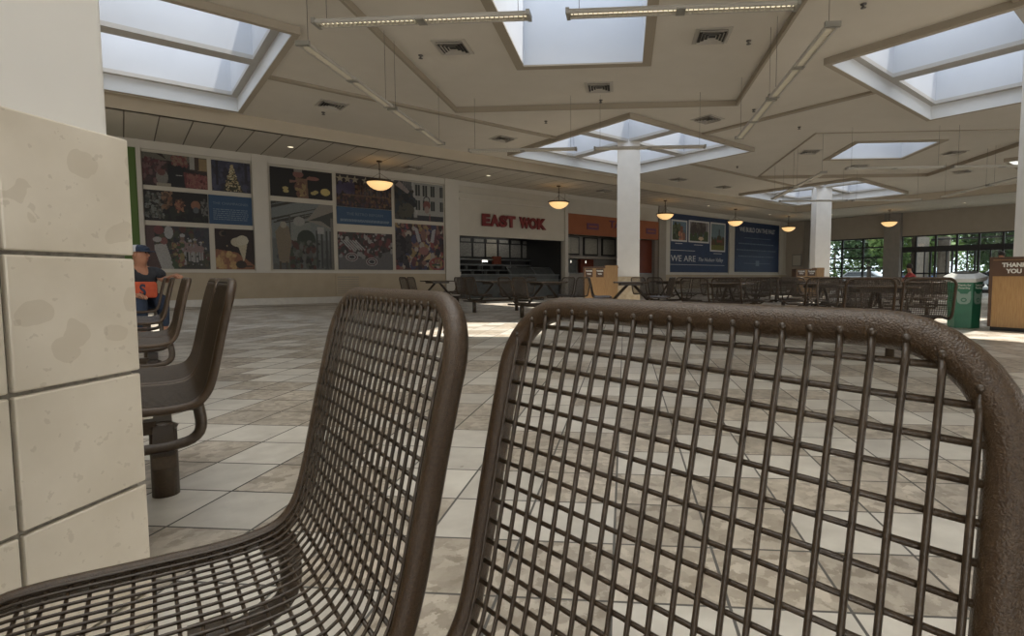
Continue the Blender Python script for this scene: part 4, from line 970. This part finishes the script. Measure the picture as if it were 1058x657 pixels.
for px, Z, a, w in ((752, 9.2, 60, 'below the first navy wall panel'), (850, 8.6, 88, 'left of the farthest column base'), (905, 6.2, 80, 'nearest one left of the green bin'),
                    (692, 13.2, 45, 'right of the middle column'), (764, 12.6, 45, 'below the gap between navy panels'), (822, 13.6, 45, 'before the distant waste cabinet'),
                    (792, 17.6, 45, 'far behind, below the text panel'), (884, 12.2, 45, 'below the left window bank'), (948, 11.0, 45, 'below the entrance doors'), (960, 15.0, 45, 'far behind, below the entrance glass')):
    x, y = camxz(px, Z); place_unit(x, y, math.radians(a), w)

# ------------------------------------------------------------------ waste cabinets
def waste(px_loc, ang, w, d, h, label, flaps, tall=0, scale=1.0):
    root = empty('waste_cabinet', (px_loc[0], px_loc[1], 0), ang, label, 'trash bin', 'waste cabinets')
    # local x = width (front edge), y = depth away from viewer
    bx0 = 0
    m = MB(); m.box((.02, .03, 0), (w - .02, d, .06)); m.build('plinth', M_black, root)
    m = MB(); m.box((0, 0, .06), (w, d, h - .04)); m.build('cabinet', M_oak, root)
    m = MB(); m.box((-.015, -.015, h - .04), (w + .015, d + .01, h)); m.box((-.012, -.008, .06), (.03, d, h - .03)); m.build('edge_trim', M_dbrown, root)
    fw = (w - tall) / flaps
    for k in range(flaps):
        m = MB(); x0 = fw * k + (.0 if flaps == 1 else .05); x1 = fw * (k + 1) - (.0 if flaps == 1 else .05)
        m.box((x0, -.02, h - .30), (x1, .0, h - .055)); f = m.build('flap', M_dbrown, root)
        s = (x1 - x0) * (.145 if flaps == 1 else .26)
        for body, dz in (('THANK', .155), ('YOU', .25)):
            c = bpy.data.curves.new('lettering', 'FONT'); c.body = body; c.size = s if flaps > 1 else .088; c.align_x = 'CENTER'; c.extrude = .002; c.offset = .004; c.materials.append(M_signw)
            o = bpy.data.objects.new('lettering', c); COL.objects.link(o); o = to_mesh(o); o.parent = f; o.location = ((x0 + x1) / 2, -.023, h - dz if flaps == 1 else h - dz * .9); o.rotation_euler = (math.pi / 2, 0, 0)
    if tall:
        m = MB(); m.box((w - tall, -.03, .06), (w, d, h + .04)); m.build('side_cabinet', M_oak, root)
    return root
waste((5.79, 9.02), math.radians(-45), .60, .6, 1.16, 'large oak waste cabinet reading THANK YOU at right edge', 1)
x, y = camxz(603, 15.4); waste((x, y), YAW, .98, .6, 1.14, 'oak waste cabinet with two brown flaps left of the middle column', 2, .36)
x, y = camxz(822, 22.5); waste((x, y), YAW - .1, 1.12, .6, 1.19, 'distant oak waste cabinet with two flaps by the farthest column', 2, .3)
# recycling bin
root = empty('recycling_bin', (5.70, 9.50, 0), math.radians(-3), 'green hexagonal recycling bin with grey lid beside the waste cabinet', 'recycling bin')
def hexa(r, a0=30): return [(r * math.cos(math.radians(a0 + 60 * k)), r * math.sin(math.radians(a0 + 60 * k))) for k in range(6)]
root.scale = (.92, .92, 1)
m = MB(); m.prism(hexa(.245), .0, .78, top=hexa(.265)); m.build('body', M_recyc, root, bevel=.008)
def ring_lid():
    m = MB(); a = hexa(.335); b = hexa(.29)
    n = 6; zs = [(.275, .77), (.325, .80), (.335, .86)]
    for i in range(2):
        o = [(x, y, zs[i][1]) for x, y in hexa(zs[i][0])] + [(x, y, zs[i + 1][1]) for x, y in hexa(zs[i + 1][0])]
        m.add(o, [(k, (k + 1) % 6, (k + 1) % 6 + 6, k + 6) for k in range(6)])
    # sloped top with round hole
    K = 24; outer = []; inner = []
    for k in range(K):
        an = math.radians(30 + 360 * k / K); 
        seg = (360 * k / K) % 60; rr = .335 * math.cos(math.radians(30)) / math.cos(math.radians(seg - 30))
        outer.append((rr * math.cos(an), rr * math.sin(an), .86)); inner.append((.20 * math.cos(an), .20 * math.sin(an), .925))
    deep = [(x * .9, y * .9, .82) for x, y, z in inner]
    m.add(outer + inner, [(k, (k + 1) % K, (k + 1) % K + K, k + K) for k in range(K)])
    m.add(inner + deep, [(k, (k + 1) % K, (k + 1) % K + K, k + K) for k in range(K)], 1)
    m.add(deep, [tuple(range(K))], 1); return m
_rl = ring_lid(); _rl.v = [(x, y, z - (x * -.5 + y * -.866) * (.15 if z >= .80 else .0)) for x, y, z in _rl.v]; _rl.build('lid', [M_lid, M_dgrey], root)
# emblem and lettering on the panel facing the viewer: faces of hexagon are at 0,60,..; pick the one at -120 (local)
for fa, big in ((-120 , True), (-60, False)):
    n = Vector((math.cos(math.radians(fa)), math.sin(math.radians(fa)), 0)); xd = Vector((-n.y, n.x, 0)); ap = .245 * math.cos(math.radians(30)) + .0195
    base = n * ap
    def at(x, z): return base + xd * x + EZ * z
    e = MB(); pts = [(-.10, .62), (-.07, .60), (-.05, .57), (.05, .57), (.07, .60), (.10, .62), (.105, .50), (.09, .43), (.05, .40), (-.05, .40), (-.09, .43), (-.105, .50)]
    vs = [at(a, z) for a, z in pts]; e.add(vs + [v + n * .004 for v in vs], [tuple(range(12)), tuple(range(23, 11, -1))] + [(i, (i + 1) % 12, (i + 1) % 12 + 12, i + 12) for i in range(12)])
    e.add([at(.045 * math.cos(t * math.pi / 8), .47 + .035 * math.sin(t * math.pi / 8)) + n * .006 for t in range(16)], [tuple(range(16))], 1)
    e.add([at(.028 * math.cos(t * math.pi / 8), .47 + .018 * math.sin(t * math.pi / 8)) + n * .008 for t in range(16)], [tuple(range(16))], 0)
    e.build('emblem', [M_embl, M_recyc], root)
    for body, z in (('Thanks for', .70), ('Recycling', .655)):
        c = bpy.data.curves.new('lettering', 'FONT'); c.body = body; c.size = .045; c.align_x = 'CENTER'; c.extrude = .001; c.materials.append(M_signw)
        o = bpy.data.objects.new('lettering', c); COL.objects.link(o); o = to_mesh(o); o.parent = root
        Mx = Matrix((xd, EZ, n)).transposed().to_4x4(); Mx.translation = at(0, z) + n * .008; o.matrix_local = Mx

# ------------------------------------------------------------------ ceiling fittings
def make_fixture():
    root = empty('linear_light'); Lh = 1.22
    m = MB(); prof2 = [(-.085, .015), (-.06, .05), (.06, .05), (.085, .015), (.075, .0), (.05, 0), (.05, .03), (-.05, .03), (-.05, 0), (-.075, 0)]
    n = len(prof2); vs = [(-Lh, y, z) for y, z in prof2] + [(Lh, y, z) for y, z in prof2]
    m.add(vs, [(i, (i + 1) % n, (i + 1) % n + n, i + n) for i in range(n)]); m.build('housing', M_fix, root)
    m = MB()
    for s in (-1, 1): m = MB(); m.box((s * Lh - .02, -.088, -.005), (s * Lh + .02, .088, .055)); m.build('end_cap', M_fixend, root)
    m = MB(); m.box((-.05, -.08, -.004), (.05, .08, .02)); m.build('middle_cap', M_fixend, root)
    m = MB()
    for k in range(44):
        x = -Lh + .06 + (2 * Lh - .12) * k / 43; m.box((x - .004, -.05, .002), (x + .004, .05, .026))
    m.build('louvre', M_fix, root)
    m = MB(); m.box((-Lh + .03, -.03, .0265), (Lh - .03, .03, .0295)); m.build('lamp_tube', M_lampw, root)
    return root
fx = make_fixture(); ffirst = [True]
ZF = 3.70
def fixture(a, b, label, ztop=ZC, cab=(0, 1)):
    a = Vector((*a, ZF)); b = Vector((*b, ZF)); mid = (a + b) / 2; d = (b - a).normalized()
    r = fx if ffirst[0] else copy_tree(fx); ffirst[0] = False
    r.location = mid; r.rotation_euler = (0, 0, math.atan2(d.y, d.x)); tag(r, label, 'ceiling light', 'suspended linear lights')
    for s in (-1, 1):
        inside = any(c[0] < (mid + d * s * 1.1).x < c[1] and c[2] < (mid + d * s * 1.1).y < c[3] for c in (cof1, cof2))
        m = MB(); m.tube([(s * 1.1, 0, .05), (s * 1.1, 0, (ZR if inside else ZC) - ZF)], .0035, 5); m.build('cable', M_cable, r)
for tagn, (x0, x1, y0, y1) in (('nearer', (-3.98, 2.35, 6.05, 12.25)), ('farther', (5.45, 11.4, 15.0, 21.2))):
    cxm = (x0 + x1) / 2; cym = (y0 + y1) / 2; e = .1; Lf = 2.44
    A = ((x0 + .42, y0), (x0 + .42 + Lf, y0)); B = ((cxm + .14, y0), (cxm + .14 + Lf, y0))
    if tagn == 'nearer': A = ((-3.55, 6.05), (-1.03, 6.05)); B = ((-.69, 6.05), (1.86, 6.05))
    fixture(*A, 'louvred linear light, near side left of the %s hanging square' % tagn); fixture(*B, 'louvred linear light, near side right of the %s hanging square' % tagn)
    fixture((A[0][0], y1), (A[0][0] + Lf, y1), 'linear light, far side left of the %s hanging square' % tagn); fixture((B[0][0], y1), (B[0][0] + Lf, y1), 'linear light, far side right of the %s hanging square' % tagn)
    for nm, xx in (('left', x0), ('right', x1)):
        fixture((xx, y0 + .48), (xx, y0 + .48 + Lf), 'linear light, %s side nearer half of the %s hanging square' % (nm, tagn)); fixture((xx, y0 + .62 + Lf), (xx, y0 + .62 + 2 * Lf), 'linear light, %s side farther half of the %s hanging square' % (nm, tagn))
# pendants
def make_pendant():
    root = empty('pendant_lamp')
    m = MB(); m.lathe([(0, -.235), (.1, -.225), (.2, -.19), (.3, -.125), (.365, -.055), (.39, 0), (.38, 0), (.355, -.05), (.29, -.115), (.19, -.175), (.0, -.222)], 32); m.build('glass_bowl', M_bowl, root)
    m = MB(); m.lathe([(.385, .012), (.43, .02), (.435, .045), (.40, .05), (.375, .0), (.385, .012)], 32)
    m.build('rim', M_bronze, root)
    m = MB(); m.tube([(0, 0, -.1), (0, 0, ZL - 3.80)], .014, 8); m.lathe([(.0, .40), (.03, .40), (.03, .43), (0, .43)], 12); m.lathe([(0, ZL - 3.80 - .05), (.08, ZL - 3.80 - .04), (.09, ZL - 3.8), (0, ZL - 3.8)], 16)
    for k in range(3): a = k * 2.094; m.tube([(0, 0, .3), (.39 * math.cos(a), .39 * math.sin(a), .04)], .006, 5)
    m.build('stem', M_bronze, root); return root
pp = make_pendant(); pf = [True]
for i, ((x, y), lb) in enumerate(zip([(-7.7, 16.55), (-2.65, 21.55), (1.9, 26.0), (5.9, 29.6), (9.8, 33.4), (14.3, 30.6)], ['in front of the murals', 'in front of East Wok', 'right of the middle column', 'between the navy panels', 'right of the navy panels', 'in front of the grey pilaster'])):
    r = pp if pf[0] else copy_tree(pp); pf[0] = False; r.location = (x, y, 3.80)
    tag(r, 'amber glass bowl pendant lamp ' + lb, 'pendant lamp', 'bowl pendants along the storefronts')
# vents
def make_vent():
    root = empty('ceiling_vent')
    m = MB(); m.box((-.30, -.30, -.012), (.30, .30, 0)); m.build('face_plate', M_vent, root)
    m = MB(); m.box((-.23, -.23, -.015), (.23, .23, -.0121)); m.build('throat', M_ventd, root)
    m = MB()
    for k in range(4):
        o = .225 - k * .055; i = o - .022; zo, zi = -.018, -.045 + k * .004
        vs = [(sx * o, sy * o, zo) for sx, sy in ((-1, -1), (1, -1), (1, 1), (-1, 1))] + [(sx * (o + .012), sy * (o + .012), zi) for sx, sy in ((-1, -1), (1, -1), (1, 1), (-1, 1))]
        m.add(vs, [(a, (a + 1) % 4, (a + 1) % 4 + 4, a + 4) for a in range(4)])
    m.build('louvre_ring', M_vent, root); return root
vp = make_vent(); vf = [True]
VENTS = [(-3.05, 9.55, ZR, 'left half of the nearer raised panel'), (1.44, 9.45, ZR, 'right half of the nearer raised panel'), (-.57, 11.75, ZR, 'far end of the nearer raised panel'), (-6.73, 12.12, ZC, 'left of the hanging lights'), (-3.49, 15.41, ZC, 'left of the diamond skylight'), (2.05, 13.95, ZC, 'right of the diamond skylight'),
         (5.95, 18.2, ZR, 'left of the farther square skylight'), (8.5, 20.7, ZR, 'far side of the farther raised panel'), (10.7, 18.7, ZR, 'right of the farther square skylight'), (2.15, 22.3, ZC, 'beyond the middle column'), (4.3, 24.3, ZC, 'above the navy panels'), (12.6, 21.5, ZC, 'far right of the ceiling'), (-7.0, 17.55, ZL, 'in the plank ceiling above the murals'), (-.9, 22.9, ZL, 'in the plank ceiling above East Wok')]
for x, y, z, lb in VENTS:
    r = vp if vf[0] else copy_tree(vp); vf[0] = False; r.location = (x, y, z - .0005); r.rotation_euler = (0, 0, 0 if z == ZR else D45)
    tag(r, 'square ceiling air vent, ' + lb, 'vent', 'ceiling air vents')
def make_spr():
    root = empty('sprinkler_head'); m = MB(); m.lathe([(0, 0), (.045, 0), (.04, -.015), (.015, -.02), (.012, -.05), (.04, -.055), (.04, -.06), (0, -.062)], 14); m.build('deflector', M_cable, root); return root
sp = make_spr(); sf = [True]
for x, y, z, lb in [(-3.75, 9.85, ZR, 'left in the nearer raised panel'), (2.1, 9.7, ZR, 'right in the nearer raised panel'), (-.57, 12.6, ZR, 'far edge of the nearer raised panel'), (-2.02, 13.8, ZC, 'left of the diamond skylight'), (-7.25, 12.66, ZC, 'below the left vent'), (3.43, 8.35, ZC, 'upper right near the skylight'), (3.02, 13.25, ZC, 'right of the linear lights'), (4.57, 14.85, ZC, 'before the farther raised panel'), (4.0, 19.9, ZC, 'left of the farther raised panel')]:
    r = sp if sf[0] else copy_tree(sp); sf[0] = False; r.location = (x, y, z - .0005); tag(r, 'small dark sprinkler head on the ceiling, ' + lb, 'sprinkler', 'sprinkler heads')
def make_dl():
    root = empty('downlight'); m = MB(); m.lathe([(.0, -.004), (.075, -.004), (.075, -.001)], 20); m.build('lens', M_down, root); m = MB(); m.lathe([(.075, -.001), (.075, -.010), (.105, -.006), (.105, -.0005)], 20); m.build('trim_ring', M_trim, root); return root
dp = make_dl(); df = [True]
for (x, y), lb in zip([(-9.35, 14.6), (-4.9, 19.2), (4.25, 28.2), (8.4, 32.3), (12.0, 32.6), (16.6, 28.0)], ['above the mural pilaster', 'above the East Wok sign', 'above the first navy panel', 'above the second navy panel', 'left of the grey pilaster', 'above the entrance doors']):
    r = dp if df[0] else copy_tree(dp); df[0] = False; r.location = (x, y, ZL - .0005); tag(r, 'small lit round downlight in the plank ceiling, ' + lb, 'downlight', 'recessed downlights')

# ------------------------------------------------------------------ people
def skin_body(name, verts, edges, radii, mat, root, sub=2, parent=None, rootv=0):
    me = bpy.data.meshes.new(name); me.from_pydata(verts, edges, []); o = bpy.data.objects.new(name, me); COL.objects.link(o); o.parent = root
    md = o.modifiers.new('skin', 'SKIN'); md.use_smooth_shade = True
    if not me.skin_vertices: 
        me.attributes  # created by the modifier UI; make by operator-free route
    lay = me.skin_vertices[0].data if len(me.skin_vertices) else None
    if lay is None:
        with bpy.context.temp_override(object=o, active_object=o, selected_objects=[o]):
            bpy.context.view_layer.objects.active = o
            bpy.ops.mesh.customdata_skin_add()
        lay = me.skin_vertices[0].data
    for i, r in enumerate(radii):
        lay[i].radius = (r, r) if not isinstance(r, tuple) else r; lay[i].use_root = (i == rootv)
    s = o.modifiers.new('sub', 'SUBSURF'); s.levels = sub; s.render_levels = sub
    me.materials.append(mat); return o
# seated man behind the pillar; local frame: +x = the way he faces, z up, origin under the seat
px_, py_ = -6.22, 6.42
man = empty('person', (px_, py_, 0), math.radians(-30), 'seated person in cap and black shirt, arm resting along a chair back', 'person')
S = .46
bv = [(0, 0, S + .11), (.0, 0, S + .30), (.05, 0, S + .45), (.09, 0, S + .52), (.12, 0, S + .57),     # pelvis chest shoulders neck head base
      (.13, 0, S + .66), (.12, 0, S + .72),
      (.05, .17, S + .44), (.14, .25, S + .34), (.34, .27, S + .395), (.39, .27, S + .40),      # left arm forward along the chair back
      (.05, -.17, S + .44), (.10, -.24, S + .24), (.32, -.16, S + .17), (.38, -.13, S + .16),
      (.02, .09, S + .09), (.42, .11, S + .11), (.44, .11, .12), (.46, .11, .05), (.58, .12, .035),
      (.02, -.09, S + .09), (.42, -.11, S + .11), (.44, -.11, .12), (.46, -.11, .05), (.58, -.12, .035)]
be = [(0, 1), (1, 2), (2, 3), (3, 4), (4, 5), (5, 6), (2, 7), (7, 8), (8, 9), (9, 10), (2, 11), (11, 12), (12, 13), (13, 14), (0, 15), (15, 16), (16, 17), (17, 18), (18, 19), (0, 20), (20, 21), (21, 22), (22, 23), (23, 24)]
br_ = [.14, .145, .13, .055, .07, .095, .085, .065, .045, .033, .03, .065, .045, .035, .03, .09, .065, .045, .04, .035, .09, .065, .045, .04, .035]
skin_body('body', bv, be, br_, M_skin, man)
cl = [(0, 0, S + .12), (.0, 0, S + .30), (.05, 0, S + .45), (.065, 0, S + .505), (.05, .18, S + .44), (.16, .245, S + .40), (.05, -.18, S + .44), (.08, -.235, S + .30)]
skin_body('shirt', cl, [(0, 1), (1, 2), (2, 3), (2, 4), (4, 5), (2, 6), (6, 7)], [.158, .165, .148, .068, .082, .064, .082, .064], M_shirt, man)
tr = [(0, 0, S + .10), (.02, .09, S + .09), (.42, .11, S + .11), (.44, .11, .2), (.02, -.09, S + .09), (.42, -.11, S + .11), (.44, -.11, .2)]
skin_body('trousers', tr, [(0, 1), (1, 2), (2, 3), (0, 4), (4, 5), (5, 6)], [.15, .105, .08, .06, .105, .08, .06], M_navyc, man)
# face features, ears
HC = Vector((.125, 0, 0)); HA = math.radians(36)
def headpart(o):
    o.rotation_euler = (0, 0, HA); o.location = HC - Matrix.Rotation(HA, 3, 'Z') @ HC; return o
m = MB(); hz = S + .67; m.ball((.225, 0, hz - .01), (.02, .012, .018)); m.ball((.13, .093, hz), (.02, .012, .03)); m.ball((.13, -.093, hz), (.02, .012, .03)); headpart(m.build('nose_and_ears', M_skin, man))
m = MB(); m.ball((.218, .032, hz + .025), .009); headpart(m.build('eye', M_hair, man)); m = MB(); m.ball((.218, -.032, hz + .025), .009); headpart(m.build('eye', M_hair, man)); m = MB(); m.ball((.216, 0, hz - .05), (.006, .022, .005)); headpart(m.build('mouth', M_redc, man))
m = MB(); m.lathe([(.100, .0), (.108, .02), (.100, .055), (.06, .085), (0, .092)], 20, c=(.115, 0, hz + .035))
for i_, f_ in enumerate(m.f):
    c_ = sum((Vector(m.v[q]) for q in f_), Vector()) / len(f_); a_ = math.degrees(math.atan2(c_.y, c_.x - .115)) % 360
    m.m[i_] = 1 if 120 < a_ < 292 else 0
headpart(m.build('cap', [M_navyc, M_capw], man))
m = MB(); m.prism([(.18, -.085), (.25, -.075), (.305, 0), (.25, .075), (.18, .085)], hz + .035, hz + .045); headpart(m.build('cap_brim', M_navyc, man))
def hand(root, c, d, side, mat):
    """palm at c, fingers along d"""
    d = Vector(d).normalized(); s = Vector((-d.y, d.x, 0)).normalized() * side; m = MB()
    c = Vector(c)
    m.tube([c - d * .01, c + d * .04, c + d * .085], [.026, .036, .032], 10)
    for k, L_ in enumerate((.062, .075, .07, .055)):
        b = c + d * .08 + s * (-.027 + .018 * k); m.tube([b, b + d * L_ * .5 + EZ * .004, b + d * L_ * .85 - EZ * .012, b + d * L_ - EZ * .028], [.0095, .009, .008, .006], 6)
    b = c + d * .02 - s * .03; m.tube([b, b + d * .03 - s * .02, b + d * .06 - s * .022 - EZ * .01], [.012, .010, .008], 6)
    return m.build('hand', mat, root)
hand(man, (.39, .27, S + .40), (1, .08, -.05), -1, M_skin); hand(man, (.38, -.13, S + .16), (.9, .3, -.1), 1, M_skin)
for sy in (-1, 1):
    m = MB(); m.prism([(.38, sy * .12 - .045), (.60, sy * .12 - .05), (.67, sy * .12), (.60, sy * .12 + .05), (.38, sy * .12 + .045)], 0, .07); m.build('shoe', M_capw, man, bevel=.015)
# orange bag with the dark S, standing on his lap towards the camera
n = Vector((0.62, -0.78, 0)).normalized()
bagc = Vector((px_ + .28, py_ - .23, 0)); 
bag = empty('tote_bag', (bagc.x, bagc.y, S + .13), 0, 'orange bag with a dark letter S on the seated person\'s lap', 'bag')
ang_b = math.atan2(n.y, n.x) + math.pi / 2
m = MB(); pts = []
for sx, sz, a0 in ((1, 1, 0), (-1, 1, 90), (-1, -1, 180), (1, -1, 270)):
    for k in range(5): a = math.radians(a0 + k * 22.5); pts.append((sx * .16 + .04 * math.cos(a), sz * .06 + .04 * math.sin(a)))
vs = [(x, -.03, z + .1) for x, z in pts] + [(x, .03, z + .1) for x, z in pts]; K = len(pts)
m.add(vs, [tuple(range(K)), tuple(range(2 * K - 1, K - 1, -1))] + [(i, i + K, (i + 1) % K + K, (i + 1) % K) for i in range(K)])
o = m.build('bag_body', M_orangec, bag, bevel=.01); o.rotation_euler = (0, 0, ang_b); o.scale = (.70, 1, 1)
c = bpy.data.curves.new('letter', 'FONT'); c.body = 'S'; c.size = .19; c.extrude = .003; c.offset = .006; c.align_x = 'CENTER'; c.materials.append(M_navyc)
o2 = bpy.data.objects.new('letter', c); COL.objects.link(o2); o2 = to_mesh(o2); o2.parent = o; o2.location = (0, -.034, .035); o2.rotation_euler = (math.pi / 2, 0, 0)

# far person with dark hair behind the waste cabinet; person in red by the entrance
def far_person(x, y, ang, hair, shirt, legs, label, seat=.46, lean=0.0):
    root = empty('person', (x, y, 0), ang, label, 'person'); s = seat
    v = [(0, 0, s + .1), (lean * .5, 0, s + .3), (lean, 0, s + .5), (lean + .02, 0, s + .6), (lean + .05, 0, s + .72), (lean + .04, 0, s + .8), (lean, .17, s + .48), (.16 + lean, .22, s + .28), (.34 + lean, .14, s + .24), (lean, -.17, s + .48), (.16 + lean, -.22, s + .28), (.34 + lean, -.14, s + .24), (.04, .09, s + .08), (.42, .1, s + .1), (.44, .1, .1), (.55, .1, .04), (.04, -.09, s + .08), (.42, -.1, s + .1), (.44, -.1, .1), (.55, -.1, .04)]
    e = [(0, 1), (1, 2), (2, 3), (3, 4), (4, 5), (2, 6), (6, 7), (7, 8), (2, 9), (9, 10), (10, 11), (0, 12), (12, 13), (13, 14), (14, 15), (0, 16), (16, 17), (17, 18), (18, 19)]
    skin_body('body', v, e, [.13, .14, .12, .05, .085, .08, .06, .04, .03, .06, .04, .03, .08, .06, .045, .035, .08, .06, .045, .035], M_skin, root, 1)
    skin_body('shirt', [v[0], v[1], v[2], v[3], v[6], v[7], v[9], v[10]], [(0, 1), (1, 2), (2, 3), (2, 4), (4, 5), (2, 6), (6, 7)], [.15, .158, .138, .062, .08, .055, .08, .055], shirt, root, 1)
    skin_body('trousers', [v[0], v[12], v[13], v[14], v[16], v[17], v[18]], [(0, 1), (1, 2), (2, 3), (0, 4), (4, 5), (5, 6)], [.15, .1, .078, .06, .1, .078, .06], legs, root, 1)
    m = MB(); m.ball((lean + .03, 0, s + .80), (.105, .10, .105), 0, 12); m.build('hair', hair, root)
    return root
def standing(x, y, ang, label):
    root = empty('person', (x, y, 0), ang, label, 'person')
    v = [(0, 0, .92), (0, 0, 1.15), (0, 0, 1.33), (.01, 0, 1.42), (.02, 0, 1.50), (.02, 0, 1.56), (0, .17, 1.31), (.02, .21, 1.05), (.10, .20, .82), (0, -.17, 1.31), (.02, -.21, 1.05), (.10, -.20, .82), (0, .09, .86), (.02, .10, .48), (0, .10, .08), (.12, .11, .035), (0, -.09, .86), (.02, -.10, .48), (0, -.10, .08), (.12, -.11, .035)]
    e = [(0, 1), (1, 2), (2, 3), (3, 4), (4, 5), (2, 6), (6, 7), (7, 8), (2, 9), (9, 10), (10, 11), (0, 12), (12, 13), (13, 14), (14, 15), (0, 16), (16, 17), (17, 18), (18, 19)]
    skin_body('body', v, e, [.12, .13, .12, .05, .085, .08, .055, .04, .03, .055, .04, .03, .085, .055, .04, .035, .085, .055, .04, .035], M_skin, root, 1)
    skin_body('shirt', [v[0], v[1], v[2], v[3], v[6], v[7], v[9], v[10]], [(0, 1), (1, 2), (2, 3), (2, 4), (4, 5), (2, 6), (6, 7)], [.14, .145, .135, .06, .072, .055, .072, .055], M_shirt, root, 1)
    skin_body('trousers', [v[0], v[12], v[13], v[14], v[16], v[17], v[18]], [(0, 1), (1, 2), (2, 3), (0, 4), (4, 5), (5, 6)], [.135, .1, .07, .055, .1, .07, .055], M_navyc, root, 1)
    m = MB(); m.ball((0, 0, 1.545), (.10, .095, .095), 0, 12); m.build('hair', M_hair, root)
x, y = camxz(1033, 16.6)
standing(x, y, math.radians(200), 'distant standing person with dark hair behind the large waste cabinet')
x, y = camxz(946, 19.0)
far_person(x, y, math.radians(170), M_hair, M_redc, M_navyc, 'distant seated person in a red top below the entrance glass', seat=.42, lean=.2)
